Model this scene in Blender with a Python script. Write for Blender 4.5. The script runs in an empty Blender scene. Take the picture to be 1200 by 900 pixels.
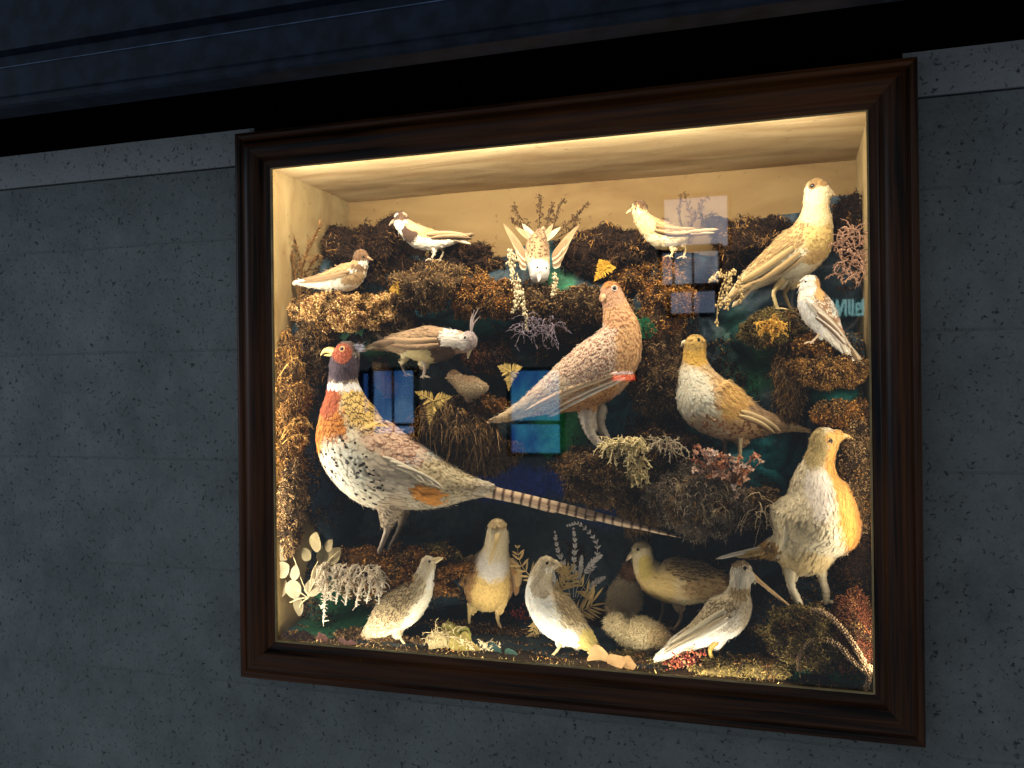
import bpy, math, random
import numpy as np
from mathutils import Vector, Matrix
from mathutils.bvhtree import BVHTree
random.seed(7); rng = np.random.default_rng(7)
sc = bpy.context.scene
COL = sc.collection

# ------------------------------------------------------------------ camera
CAM = np.array([.398, -1.39456, .030769]); F_PX = 1034.17
def _rot(rx, ry, rz):
    cx, sx, cy, sy, cz, sz = math.cos(rx), math.sin(rx), math.cos(ry), math.sin(ry), math.cos(rz), math.sin(rz)
    X = np.array([[1,0,0],[0,cx,-sx],[0,sx,cx]]); Y = np.array([[cy,0,sy],[0,1,0],[-sy,0,cy]]); Z = np.array([[cz,-sz,0],[sz,cz,0],[0,0,1]])
    return Z @ Y @ X
ROT = _rot(1.57229, .0115386, .3077945)
cam_d = bpy.data.cameras.new('camera'); cam = bpy.data.objects.new('camera', cam_d); COL.objects.link(cam)
cam.rotation_mode = 'XYZ'; cam.rotation_euler = (1.57229, .0115386, .3077945); cam.location = CAM
cam_d.sensor_width = 36; cam_d.lens = 36 * F_PX / 1200; cam_d.clip_start = .02; cam_d.clip_end = 100
sc.camera = cam
# ------------------------------------------------------------------ world (dim blue room light)
w = bpy.data.worlds.new('World'); sc.world = w; w.use_nodes = True
bg = w.node_tree.nodes['Background']; bg.inputs[0].default_value = (.80, .89, 1, 1); bg.inputs[1].default_value = .15
# ------------------------------------------------------------------ light
def area(name, loc, direction, sx, sy, power, color, spread=math.pi):
    l = bpy.data.lights.new(name, 'AREA'); l.shape = 'RECTANGLE'; l.size = sx; l.size_y = sy; l.energy = power; l.color = color; l.spread = spread
    o = bpy.data.objects.new(name, l); COL.objects.link(o); o.location = loc
    o.rotation_euler = Vector(direction).to_track_quat('-Z', 'Y').to_euler(); return o
WARM = (1, .89, .71)
L_top = area('top_light_strip', (-.02, .032, .441), (0, 1, -1), .94, .014, 6.4, WARM)
L_back = area('top_back_light_strip', (-.13, .026, .438), (0, 1, .55), .74, .010, 1.3, (1, .88, .70))
L_bot = area('bottom_light_strip', (-.04, .030, -.441), (0, 1.5, .8), .86, .014, 3.0, (1, .90, .72))
L_left = area('left_light_strip', (-.532, .028, 0), (1, .7, 0), .012, .8, 2.4, WARM)
L_right = area('right_light_strip', (.5125, .026, 0), (-1, .7, 0), .010, .8, 1.05, WARM)
area('unseen_daylight_fill', (-3.6, -1.9, .5), (3.2, 1.9, -.4), 1.2, 1.6, 11, (.62, .80, 1))  # added cool fill for the wall, out of view; no window stands here
# ------------------------------------------------------------------ exposure
sc.view_settings.view_transform = 'Standard'; sc.view_settings.look = 'None'; sc.view_settings.exposure = 0; sc.view_settings.gamma = 1
sc.cycles.max_bounces = 8; sc.cycles.transparent_max_bounces = 12; sc.cycles.use_denoising = True
sc.cycles.sample_clamp_indirect = 3

# ------------------------------------------------------------------ helpers
def px3(px, py):
    return ROT @ np.array([(px-600)/F_PX, -(py-450)/F_PX, -1.])
def at(px, py, Y):
    d = px3(px, py); return CAM + d*(Y-CAM[1])/d[1]
def atz(px, py, z):
    d = px3(px, py); return CAM + d*(z-CAM[2])/d[2]
def proj(P):
    q = (np.asarray(P)-CAM) @ ROT
    return np.stack([600+F_PX*q[..., 0]/-q[..., 2], 450-F_PX*q[..., 1]/-q[..., 2]], -1)
def pix(P):            # metres covered by one photo pixel at P
    return -((np.asarray(P)-CAM) @ ROT)[..., 2]/F_PX
def lin(c):
    c = np.asarray(c, float)/255.; return np.where(c < .04045, c/12.92, ((c+.055)/1.055)**2.4)
def unit(v): return v/np.maximum(np.linalg.norm(v, axis=-1, keepdims=True), 1e-12)

_perm = rng.random(65536)
def vnoise(P, s=1., seed=0):
    P = np.asarray(P, float)*s+seed*17.3; i = np.floor(P).astype(np.int64); f = P-i; f = f*f*(3-2*f)
    def h(a, b, c): return _perm[(a*73856093 ^ b*19349663 ^ c*83492791) & 65535]
    r = 0
    for dx in (0, 1):
        for dy in (0, 1):
            for dz in (0, 1):
                r = r+h(i[..., 0]+dx, i[..., 1]+dy, i[..., 2]+dz)*(f[..., 0] if dx else 1-f[..., 0])*(f[..., 1] if dy else 1-f[..., 1])*(f[..., 2] if dz else 1-f[..., 2])
    return r
def fbm(P, s, seed=0, o=3):
    return sum(vnoise(P, s*2**k, seed+k)*.5**k for k in range(o))/sum(.5**k for k in range(o))

class MB:
    def __init__(s): s.V = []; s.F4 = []; s.F3 = []; s.C = []; s.n = 0
    def add(s, V, F, C):
        V = np.asarray(V, float).reshape(-1, 3); F = np.asarray(F, np.int64)
        C = np.asarray(C, float)
        if C.ndim == 1: C = np.tile(C, (len(V), 1))
        s.V.append(V); s.C.append(C.reshape(-1, 3)); (s.F4 if F.shape[1] == 4 else s.F3).append(F+s.n); s.n += len(V)
    def build(s, name, mat, parent=None, smooth=True):
        V = np.concatenate(s.V); C = np.concatenate(s.C)
        F4 = np.concatenate(s.F4) if s.F4 else np.zeros((0, 4), int); F3 = np.concatenate(s.F3) if s.F3 else np.zeros((0, 3), int)
        me = bpy.data.meshes.new(name)
        me.vertices.add(len(V)); me.vertices.foreach_set('co', V.astype(np.float32).ravel())
        L = np.concatenate([F4.ravel(), F3.ravel()]); me.loops.add(len(L)); me.loops.foreach_set('vertex_index', L.astype(np.int32))
        n = len(F4)+len(F3); me.polygons.add(n)
        st = np.concatenate([np.arange(len(F4))*4, len(F4)*4+np.arange(len(F3))*3])
        me.polygons.foreach_set('loop_start', st.astype(np.int32))
        me.polygons.foreach_set('use_smooth', np.full(n, smooth))
        me.update(calc_edges=True); me.validate()
        a = me.color_attributes.new('Col', 'FLOAT_COLOR', 'POINT')
        if len(a.data) == len(C): a.data.foreach_set('color', np.concatenate([np.clip(C, 0, 1), np.ones((len(C), 1))], 1).astype(np.float32).ravel())
        me.materials.append(mat)
        return link(name, me, parent)
def link(name, data, parent=None):
    o = bpy.data.objects.new(name, data); COL.objects.link(o)
    if parent is not None:
        o.parent = parent; o.location = -Vector(parent['_o']) if '_o' in parent else (0, 0, 0)
    return o
def tag(o, label, cat, group=None, kind=None):
    if label: o['label'] = label
    if cat: o['category'] = cat
    if group: o['group'] = group
    if kind: o['kind'] = kind
    return o
def thing(name, label, cat, loc=(0, 0, 0), group=None):
    o = bpy.data.objects.new(name, None); COL.objects.link(o); o.location = loc; o['_o'] = list(map(float, loc)); o.empty_display_size = .03
    return tag(o, label, cat, group)

def catmull(A, k=8):
    A = np.asarray(A, float)
    if len(A) < 3: return np.array([A[0]+(A[-1]-A[0])*t for t in np.linspace(0, 1, k+1)])
    B = np.vstack([2*A[0]-A[1], A, 2*A[-1]-A[-2]]); out = []
    for i in range(1, len(B)-2):
        for t in np.arange(k)/k:
            p0, p1, p2, p3 = B[i-1:i+3]
            out.append(.5*((2*p1)+(-p0+p2)*t+(2*p0-5*p1+4*p2-p3)*t*t+(-p0+3*p1-3*p2+p3)*t**3))
    out.append(A[-1]); return np.array(out)
def tube_geo(P, R, n=6, wr=1., cap=True):
    P = np.asarray(P, float); R = np.broadcast_to(np.asarray(R, float), (len(P),)).copy(); W = np.broadcast_to(np.asarray(wr, float), (len(P),)).copy()
    if cap:
        t0 = unit(P[0]-P[1]); t1 = unit(P[-1]-P[-2])
        P = np.vstack([P[0]+t0*R[0]*1., P[0]+t0*R[0]*.87, P[0]+t0*R[0]*.5, P, P[-1]+t1*R[-1]*.5, P[-1]+t1*R[-1]*.87, P[-1]+t1*R[-1]])
        W = np.concatenate([[W[0]]*3, W, [W[-1]]*3]); R = np.concatenate([[R[0]*.03, R[0]*.5, R[0]*.87], R, [R[-1]*.87, R[-1]*.5, R[-1]*.03]])
    T = unit(np.gradient(P, axis=0)); y = np.array([0, 1., 0]); B = np.zeros_like(P); prev = None
    for i, t in enumerate(T):
        b = y-t*(y@t)
        if np.linalg.norm(b) < .25:
            b = prev-t*(prev@t) if prev is not None else np.array([1., 0, 0])-t*t[0]
        b = b/np.linalg.norm(b); prev = b; B[i] = b
    N = np.cross(B, T); a = np.arange(n)/n*2*np.pi
    V = P[:, None]+N[:, None]*(np.cos(a)[None, :, None]*R[:, None, None])+B[:, None]*(np.sin(a)[None, :, None]*(R*W)[:, None, None])
    m = len(P); i = np.arange(m-1)[:, None]*n; j = np.arange(n)[None]; j2 = (j+1) % n
    F = np.stack([i+j, i+n+j, i+n+j2, i+j2], -1).reshape(-1, 4)
    return V.reshape(-1, 3), F
def tube(mb, P, R, col, n=6, wr=1., k=None, cap=True):
    if k and len(P) > 1:
        A = np.column_stack([P, np.broadcast_to(R, (len(P),))]); A = catmull(A, k); P, R = A[:, :3], np.maximum(A[:, 3], 1e-5)
    V, F = tube_geo(P, R, n, wr, cap); col = np.asarray(col, float)
    if col.ndim == 2:
        m = len(V)//n; idx = np.clip(np.round(np.linspace(0, len(col)-1, m)).astype(int), 0, len(col)-1); col = np.repeat(col[idx], n, 0)
    mb.add(V, F, col)
def ball(mb, c, r, col, nu=10, nv=7, noise=0, seed=0):
    r = np.broadcast_to(np.asarray(r, float), (3,))
    u = np.arange(nu)/nu*2*np.pi; v = np.linspace(.02, np.pi-.02, nv)
    D = np.stack([np.sin(v)[:, None]*np.cos(u), np.sin(v)[:, None]*np.sin(u), np.cos(v)[:, None]*np.ones(nu)], -1).reshape(-1, 3)
    k = 1+noise*(fbm(D, 2.2, seed)-.5)[:, None]*2 if noise else 1
    i = np.arange(nv-1)[:, None]*nu; j = np.arange(nu)[None]; j2 = (j+1) % nu
    mb.add(np.asarray(c)+D*r*k, np.stack([i+j, i+nu+j, i+nu+j2, i+j2], -1).reshape(-1, 4), col)
def box(mb, a, b, col):
    (x0, y0, z0), (x1, y1, z1) = a, b
    V = [(x0,y0,z0),(x1,y0,z0),(x1,y1,z0),(x0,y1,z0),(x0,y0,z1),(x1,y0,z1),(x1,y1,z1),(x0,y1,z1)]
    mb.add(V, [(0,3,2,1),(4,5,6,7),(0,1,5,4),(1,2,6,5),(2,3,7,6),(3,0,4,7)], col)
def leaf(mb, p, d, nrm, L, W, col, tip=1., cup=.15, rows=6, bend=0.):
    """one flat blade with a midrib fold; thickness comes from its fold and curve"""
    p = np.asarray(p, float); d = unit(np.asarray(d, float)); nrm = np.asarray(nrm, float); nrm = unit(nrm-d*(nrm@d)); b = np.cross(nrm, d)
    s = np.linspace(0, 1, rows); wd = W*np.sin(np.pi*np.clip(s**tip*.96+.03, 0, 1))**.75
    c = p+d*L*s[:, None]+nrm*(bend*L*s**2)[:, None]
    V = np.stack([c-b*wd[:, None]+nrm*(cup*wd)[:, None], c, c+b*wd[:, None]+nrm*(cup*wd)[:, None]], 1).reshape(-1, 3)
    i = np.arange(rows-1)*3; F = np.concatenate([np.stack([i, i+1, i+4, i+3], 1), np.stack([i+1, i+2, i+5, i+4], 1)])
    col = np.asarray(col, float); C = np.tile(col, (len(V), 1)); C[1::3] *= .82; C *= (.72+.5*fbm(V, 420, 3))[:, None]; C[-3:] *= .8
    mb.add(V, F, C)

# ------------------------------------------------------------------ materials
def mat(name):
    m = bpy.data.materials.new(name); m.use_nodes = True; nt = m.node_tree; b = nt.nodes['Principled BSDF']; return m, nt, b
def N(nt, typ, **kw):
    n = nt.nodes.new(typ)
    for k, v in kw.items():
        if k in n.inputs.keys(): n.inputs[k].default_value = v
        else: setattr(n, k, v)
    return n
def colmat(name, rough=.8, bump=.2, scale=900, sheen=0., spec=.25, vary=.25, sss=0.):
    m, nt, b = mat(name); a = N(nt, 'ShaderNodeAttribute', attribute_name='Col'); g = N(nt, 'ShaderNodeTexCoord')
    no = N(nt, 'ShaderNodeTexNoise', Scale=scale, Detail=3.); nt.links.new(g.outputs['Object'], no.inputs['Vector'])
    mr = N(nt, 'ShaderNodeMapRange'); mr.inputs[1].default_value = .3; mr.inputs[2].default_value = .7; mr.inputs[3].default_value = 1-vary; mr.inputs[4].default_value = 1+vary*.4
    nt.links.new(no.outputs[0], mr.inputs[0])
    mx = N(nt, 'ShaderNodeVectorMath', operation='SCALE'); nt.links.new(a.outputs['Color'], mx.inputs[0]); nt.links.new(mr.outputs[0], mx.inputs['Scale'])
    nt.links.new(mx.outputs[0], b.inputs['Base Color']); b.inputs['Roughness'].default_value = rough; b.inputs['Specular IOR Level'].default_value = spec
    b.inputs['Sheen Weight'].default_value = sheen; b.inputs['Sheen Roughness'].default_value = .5
    if bump:
        bp = N(nt, 'ShaderNodeBump', Strength=bump, Distance=.001); nt.links.new(no.outputs[0], bp.inputs['Height']); nt.links.new(bp.outputs[0], b.inputs['Normal'])
    return m
M_feather = colmat('plumage', .75, .25, 1500, .12, .2, .22)
M_horn = colmat('horn', .42, .1, 1200, 0, .4, .15)
M_moss = colmat('dried_moss', .9, 0, 900, 0, .12, .2)
M_plant = colmat('dried_plant', .8, .15, 900, 0, .2, .25)
M_rock = colmat('painted_rockwork', .6, .6, 220, 0, .3, .35)
M_eye, nt, b = mat('glass_eye'); b.inputs['Base Color'].default_value = (.012, .007, .004, 1); b.inputs['Roughness'].default_value = .06

def wood_mat():
    m, nt, b = mat('mahogany'); g = N(nt, 'ShaderNodeAttribute', attribute_name='Col')
    mp = N(nt, 'ShaderNodeMapping'); nt.links.new(g.outputs['Vector'], mp.inputs['Vector']); mp.inputs['Scale'].default_value = (1.2, 22, 22)
    n1 = N(nt, 'ShaderNodeTexNoise', Scale=6., Detail=6., Distortion=.6); nt.links.new(mp.outputs[0], n1.inputs['Vector'])
    n2 = N(nt, 'ShaderNodeTexNoise', Scale=2.2, Detail=3.); nt.links.new(g.outputs['Vector'], n2.inputs['Vector'])
    r = N(nt, 'ShaderNodeValToRGB'); e = r.color_ramp.elements; e[0].position = .36; e[0].position = .42; e[0].color = (.004, .0018, .0012, 1); e[1].position = .66; e[1].color = (.165, .054, .015, 1)
    mx = N(nt, 'ShaderNodeMath', operation='ADD'); m2 = N(nt, 'ShaderNodeMath', operation='MULTIPLY'); m2.inputs[1].default_value = .45
    m3 = N(nt, 'ShaderNodeMath', operation='MULTIPLY'); m3.inputs[1].default_value = .55
    nt.links.new(n1.outputs[0], m2.inputs[0]); nt.links.new(n2.outputs[0], m3.inputs[0]); nt.links.new(m2.outputs[0], mx.inputs[0]); nt.links.new(m3.outputs[0], mx.inputs[1])
    nt.links.new(mx.outputs[0], r.inputs[0]); nt.links.new(r.outputs[0], b.inputs['Base Color'])
    rr = N(nt, 'ShaderNodeMapRange'); b.inputs['Specular IOR Level'].default_value = .3; rr.inputs[3].default_value = .24; rr.inputs[4].default_value = .46; nt.links.new(n2.outputs[0], rr.inputs[0]); nt.links.new(rr.outputs[0], b.inputs['Roughness'])
    bp = N(nt, 'ShaderNodeBump', Strength=.25, Distance=.0008); nt.links.new(n1.outputs[0], bp.inputs['Height']); nt.links.new(bp.outputs[0], b.inputs['Normal'])
    return m
M_wood = wood_mat()
def liner_mat(name='aged_paper_lining', k=(1, 1, 1)):
    m, nt, b = mat(name); g = N(nt, 'ShaderNodeTexCoord')
    mp = N(nt, 'ShaderNodeMapping'); mp.inputs['Scale'].default_value = (2.2, 9, 5); nt.links.new(g.outputs['Object'], mp.inputs['Vector'])
    n1 = N(nt, 'ShaderNodeTexNoise', Scale=1.6, Detail=6., Distortion=1.2); nt.links.new(mp.outputs[0], n1.inputs['Vector'])
    r = N(nt, 'ShaderNodeValToRGB'); e = r.color_ramp.elements; e[0].position = .33; e[0].color = (.44*k[0], .30*k[1], .14*k[2], 1); e[1].position = .62; e[1].color = (.60*k[0], .46*k[1], .24*k[2], 1)
    nt.links.new(n1.outputs[0], r.inputs[0])
    sp = N(nt, 'ShaderNodeTexNoise', Scale=70., Detail=2.); nt.links.new(g.outputs['Object'], sp.inputs['Vector'])
    r2 = N(nt, 'ShaderNodeValToRGB'); e = r2.color_ramp.elements; e[0].position = .25; e[0].color = (.55, .45, .35, 1); e[1].position = .34; e[1].color = (1, 1, 1, 1)
    nt.links.new(sp.outputs[0], r2.inputs[0]); mx = N(nt, 'ShaderNodeMix', data_type='RGBA', blend_type='MULTIPLY'); mx.inputs[0].default_value = .6
    nt.links.new(r.outputs[0], mx.inputs[6]); nt.links.new(r2.outputs[0], mx.inputs[7]); nt.links.new(mx.outputs[2], b.inputs['Base Color'])
    b.inputs['Roughness'].default_value = .75; b.inputs['Specular IOR Level'].default_value = .2
    bp = N(nt, 'ShaderNodeBump', Strength=.35, Distance=.004); nt.links.new(n1.outputs[0], bp.inputs['Height']); nt.links.new(bp.outputs[0], b.inputs['Normal'])
    return m
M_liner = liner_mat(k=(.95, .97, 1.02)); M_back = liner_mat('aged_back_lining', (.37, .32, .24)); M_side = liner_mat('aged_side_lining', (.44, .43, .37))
def wall_mat(name, c0, c1, joints=True):
    m, nt, b = mat(name); g = N(nt, 'ShaderNodeTexCoord'); O = g.outputs['Object']
    n1 = N(nt, 'ShaderNodeTexNoise', Scale=4., Detail=12., Roughness=.78); nt.links.new(O, n1.inputs['Vector'])
    r = N(nt, 'ShaderNodeValToRGB'); e = r.color_ramp.elements; e[0].position = .34; e[0].color = (*c0, 1); e[1].position = .66; e[1].color = (*c1, 1); nt.links.new(n1.outputs[0], r.inputs[0])
    # pits of the cast blocks
    pz = N(nt, 'ShaderNodeTexNoise', Scale=120., Detail=5., Roughness=.72, Distortion=.4); nt.links.new(O, pz.inputs['Vector'])
    pr = N(nt, 'ShaderNodeValToRGB'); e = pr.color_ramp.elements; e[0].position = .31; e[0].color = (0, 0, 0, 1); e[1].position = .40; e[1].color = (1, 1, 1, 1); nt.links.new(pz.outputs[0], pr.inputs[0])
    vo = N(nt, 'ShaderNodeTexVoronoi', Scale=34.); nt.links.new(O, vo.inputs['Vector'])
    vr = N(nt, 'ShaderNodeMapRange'); vr.inputs[1].default_value = .0; vr.inputs[2].default_value = .07; nt.links.new(vo.outputs['Distance'], vr.inputs[0])
    pit = N(nt, 'ShaderNodeMath', operation='MULTIPLY'); nt.links.new(pr.outputs[0], pit.inputs[0]); nt.links.new(vr.outputs[0], pit.inputs[1])
    fine = N(nt, 'ShaderNodeTexNoise', Scale=150., Detail=6., Roughness=.7); nt.links.new(O, fine.inputs['Vector'])
    h = N(nt, 'ShaderNodeMath', operation='MULTIPLY_ADD'); h.inputs[1].default_value = .7; nt.links.new(fine.outputs[0], h.inputs[0]); nt.links.new(pit.outputs[0], h.inputs[2])
    last = h.outputs[0]; dark = pit.outputs[0]
    if joints:
        # low sand-filled block joints, worn away in places
        mp = N(nt, 'ShaderNodeMapping'); mp.inputs['Rotation'].default_value = (math.radians(90), 0, 0); mp.inputs['Location'].default_value = (.13, .522-.21*3, 0); nt.links.new(O, mp.inputs['Vector'])
        ds = N(nt, 'ShaderNodeTexNoise', Scale=14., Detail=4.); nt.links.new(O, ds.inputs['Vector'])
        wob = N(nt, 'ShaderNodeVectorMath', operation='MULTIPLY_ADD'); wob.inputs[1].default_value = (.006, .006, .006); nt.links.new(ds.outputs['Color'], wob.inputs[0]); nt.links.new(mp.outputs[0], wob.inputs[2])
        br = N(nt, 'ShaderNodeTexBrick', Scale=1.); br.inputs['Mortar Size'].default_value = .0022; br.inputs['Brick Width'].default_value = 60.; br.inputs['Row Height'].default_value = .21; br.inputs['Mortar Smooth'].default_value = .3
        nt.links.new(wob.outputs[0], br.inputs['Vector'])
        gate = N(nt, 'ShaderNodeMapRange'); gate.inputs[1].default_value = .47; gate.inputs[2].default_value = .60; nt.links.new(n1.outputs[0], gate.inputs[0])
        gg = N(nt, 'ShaderNodeMath', operation='MULTIPLY_ADD'); gg.inputs[1].default_value = .8; gg.inputs[2].default_value = .02; nt.links.new(gate.outputs[0], gg.inputs[0])
        jm = N(nt, 'ShaderNodeMath', operation='MULTIPLY'); nt.links.new(br.outputs['Fac'], jm.inputs[0]); nt.links.new(gg.outputs[0], jm.inputs[1])
        sub = N(nt, 'ShaderNodeMath', operation='SUBTRACT'); nt.links.new(last, sub.inputs[0]); nt.links.new(jm.outputs[0], sub.inputs[1]); last = sub.outputs[0]
    mx = N(nt, 'ShaderNodeMix', data_type='RGBA', blend_type='MULTIPLY'); mx.inputs[0].default_value = .8
    nt.links.new(r.outputs[0], mx.inputs[6]); nt.links.new(dark, mx.inputs[7]); nt.links.new(mx.outputs[2], b.inputs['Base Color'])
    b.inputs['Roughness'].default_value = .7; b.inputs['Specular IOR Level'].default_value = .3
    bp = N(nt, 'ShaderNodeBump', Strength=.8, Distance=.003); nt.links.new(last, bp.inputs['Height']); nt.links.new(bp.outputs[0], b.inputs['Normal'])
    return m
M_wall = wall_mat('painted_concrete_block', (.16, .178, .176), (.31, .335, .325))
M_strip = wall_mat('painted_plaster_band', (.36, .375, .375), (.48, .49, .48), False)
def simple(name, col, rough, spec=.5, noise=0., metallic=0.):
    m, nt, b = mat(name); g = N(nt, 'ShaderNodeTexCoord'); n = N(nt, 'ShaderNodeTexNoise', Scale=30., Detail=6.); nt.links.new(g.outputs['Object'], n.inputs['Vector'])
    r = N(nt, 'ShaderNodeValToRGB'); e = r.color_ramp.elements; e[0].position = .3; e[0].color = (*[c*(1-noise) for c in col], 1); e[1].position = .7; e[1].color = (*[min(1, c*(1+noise)) for c in col], 1)
    nt.links.new(n.outputs[0], r.inputs[0]); nt.links.new(r.outputs[0], b.inputs['Base Color']); b.inputs['Roughness'].default_value = rough; b.inputs['Specular IOR Level'].default_value = spec; b.inputs['Metallic'].default_value = metallic
    bp = N(nt, 'ShaderNodeBump', Strength=.2, Distance=.002); nt.links.new(n.outputs[0], bp.inputs['Height']); nt.links.new(bp.outputs[0], b.inputs['Normal'])
    return m
M_beam = simple('dark_blue_gloss_paint', (.015, .024, .044), .6, .25, .5)
M_edge = simple('painted_highlight', (.07, .12, .22), .4, .5, .6)  # lighter blue imitating the light caught by the beam's bevel
M_soffit = simple('shade_black_board', (.002, .002, .002), .95, .0, .3)  # near-black colour puts the shade of the unlit underside into the boards
M_slip = simple('gilt_slip', (.50, .36, .16), .45, .5, .3)
M_case = simple('black_stained_deal', (.02, .014, .01), .6, .3, .3)
def glass_mat():
    m = bpy.data.materials.new('window_glass'); m.use_nodes = True; nt = m.node_tree; nt.nodes.clear()
    o = N(nt, 'ShaderNodeOutputMaterial'); mx = N(nt, 'ShaderNodeMixShader'); t = N(nt, 'ShaderNodeBsdfTransparent'); g = N(nt, 'ShaderNodeBsdfGlossy', Roughness=.02); f = N(nt, 'ShaderNodeFresnel', IOR=1.5)
    g.inputs['Color'].default_value = (1, 1, 1, 1)
    nt.links.new(f.outputs[0], mx.inputs[0]); nt.links.new(t.outputs[0], mx.inputs[1]); nt.links.new(g.outputs[0], mx.inputs[2]); nt.links.new(mx.outputs[0], o.inputs[0]); return m
M_glass = glass_mat()
def emit(name, cols, strength, scale=(3, 3, 1.5), nscale=2.):
    m = bpy.data.materials.new(name); m.use_nodes = True; nt = m.node_tree; nt.nodes.clear()
    o = N(nt, 'ShaderNodeOutputMaterial'); e = N(nt, 'ShaderNodeEmission', Strength=strength); g = N(nt, 'ShaderNodeTexCoord'); mp = N(nt, 'ShaderNodeMapping'); mp.inputs['Scale'].default_value = scale
    n = N(nt, 'ShaderNodeTexNoise', Scale=nscale, Detail=4.); r = N(nt, 'ShaderNodeValToRGB'); el = r.color_ramp.elements; el[0].position = .35; el[0].color = (*cols[0], 1); el[1].position = .65; el[1].color = (*cols[1], 1)
    nt.links.new(g.outputs['Object'], mp.inputs['Vector']); nt.links.new(mp.outputs[0], n.inputs['Vector']); nt.links.new(n.outputs[0], r.inputs[0]); nt.links.new(r.outputs[0], e.inputs[0]); nt.links.new(e.outputs[0], o.inputs[0]); return m

WHITE = np.array([1., 1, 1])
# ------------------------------------------------------------------ wall, beam
OX0, OX1, OZ = -.576, .576, .5         # outer frame
WY = .04
mb = MB(); X0, X1, Z0, ZT = -2.6, 1.8, -1.5, .449
for a, b in (((X0, WY, Z0), (-.56, .24, ZT)), ((.56, WY, Z0), (X1, .24, ZT)), ((-.56, WY, Z0), (.56, .24, -.47))):
    box(mb, a, b, WHITE)
tag(mb.build('wall', M_wall, smooth=False), None, None, kind='structure')
mb = MB()
for a, b in (((X0, WY-.002, .4525), (-.56, .24, .60)), ((.56, WY-.002, .4525), (X1, .24, .60))): box(mb, a, b, WHITE)
tag(mb.build('wall_band', M_strip, smooth=False), None, None, kind='structure')
ZB = .519; yb = float(atz(0, 127, ZB)[1])
t = thing('ceiling_beam', 'dark blue painted beam with moulded edge running across the top above the case', 'beam', (0, yb, ZB))
def extrude_x(name, prof, m, parent):
    mb = MB(); prof = np.array(prof); n = len(prof); V = np.concatenate([np.column_stack([np.full(n, x), prof]) for x in (-2.6, 1.8)])
    mb.add(V, [(i, (i+1) % n, n+(i+1) % n, n+i) for i in range(n)], WHITE); o = mb.build(name, m, parent, smooth=False); return o
extrude_x('soffit_board', [(yb+.012, ZB), (.039, ZB), (.039, ZB+.02), (yb+.012, ZB+.02)], M_soffit, t)
mb = MB(); box(mb, (-.5595, .0402, .462), (.5595, .24, .60), WHITE); mb.build('dark_gap_filler', M_soffit, t, smooth=False)  # black filler closing the gap, coloured as the deep shade above the frame
fz = lambda py: float((CAM+px3(0, py)*((yb-CAM[1])/px3(0, py)[1]))[2])
z1 = fz(80)
extrude_x('fascia', [(yb, ZB-.001), (yb-.004, ZB+.003), (yb-.004, ZB+.010), (yb+.001, ZB+.012), (yb+.001, ZB+.016), (yb-.002, ZB+.019), (yb-.002, z1-.003), (yb+.001, z1), (yb+.045, z1+.001), (yb+.045, ZB-.001)], M_beam, t)
extrude_x('upper_board', [(yb+.02, z1+.0015), (yb+.02, z1+.028), (yb+.004, z1+.032), (yb+.004, z1+.42), (yb+.046, z1+.42), (yb+.046, z1+.0015)], M_beam, t)

extrude_x('edge_highlight', [(yb-.0035, z1-.0022), (yb-.0035, z1-.0006), (yb-.0025, z1-.0006), (yb-.0025, z1-.0022)], M_edge, t)  # thin painted highlight along the fascia's top edge

# ------------------------------------------------------------------ display case
case = thing('display_case', 'mahogany framed glazed wall case lit from inside and filled with stuffed birds', 'display case', (0, 0, -.5))
IX0, IX1, IZ = -.509, .509, .4333      # sight opening
def rail(side):
    # profile: (distance in from the outer edge, y)
    prof = [(0, .039), (0, .004), (.002, .0005), (.006, -.0005), (.0105, .001), (.012, .003), (.016, .0), (.023, -.004), (.031, -.0055), (.039, -.004), (.046, .0005), (.051, .0065), (.054, .0105), (.060, .0125), (.0667, .0145), (.0667, .0175)]
    pf = catmull(prof, 3); n = len(pf); w = OX1-.0; L = []
    segs = 40; u, y = pf[:, 0], pf[:, 1]; V = []; C = []
    for s in np.linspace(-1, 1, segs+1):
        if side in 'TB':
            x = s*(OX1-u); z = (OZ-u)*(1 if side == 'T' else -1); V.append(np.column_stack([x, y+0*x, z])); C.append(np.column_stack([np.full(n, s*OX1*.5+.5), u*1.+(0 if side == 'T' else 3.1), y+.1]))
        else:
            z = s*(OZ-u); x = (OX1-u)*(1 if side == 'R' else -1); V.append(np.column_stack([x, y+0*x, z])); C.append(np.column_stack([np.full(n, s*OZ*.5+.5), u*1.+(5.3 if side == 'R' else 7.7), y+.1]))
    V = np.concatenate(V); C = np.concatenate(C); i = np.arange(segs)[:, None]*n; j = np.arange(n-1)[None]
    mb = MB(); mb.add(V, np.stack([i+j, i+j+1, i+n+j+1, i+n+j], -1).reshape(-1, 4), WHITE); mb.C = [C]
    me = mb.build('frame_rail', M_wood, case)
    a = me.data.color_attributes['Col']; a.data.foreach_set('color', np.concatenate([C, np.ones((len(C), 1))], 1).astype(np.float32).ravel())
for s_ in 'TBLR': rail(s_)
mb = MB()    # gilt slip along the sight edge
sl = .0028
for a, b in (((IX0-.0005, .0125, -IZ), (IX0+sl-.0005, .0172, IZ)), ((IX1-sl*.8, .0125, -IZ), (IX1+.0005, .0172, IZ)), ((IX0+sl-.0005, .0125, -IZ-.0005), (IX1-sl*.8, .0172, -IZ+sl*.7)), ((IX0+sl-.0005, .0125, IZ-sl*.5), (IX1-sl*.8, .0172, IZ+.0005))): box(mb, a, b, WHITE)
mb.build('slip', M_slip, case, smooth=False)
LX0, LX1, LZ, DY = -.540, .515, .447, .369
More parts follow.
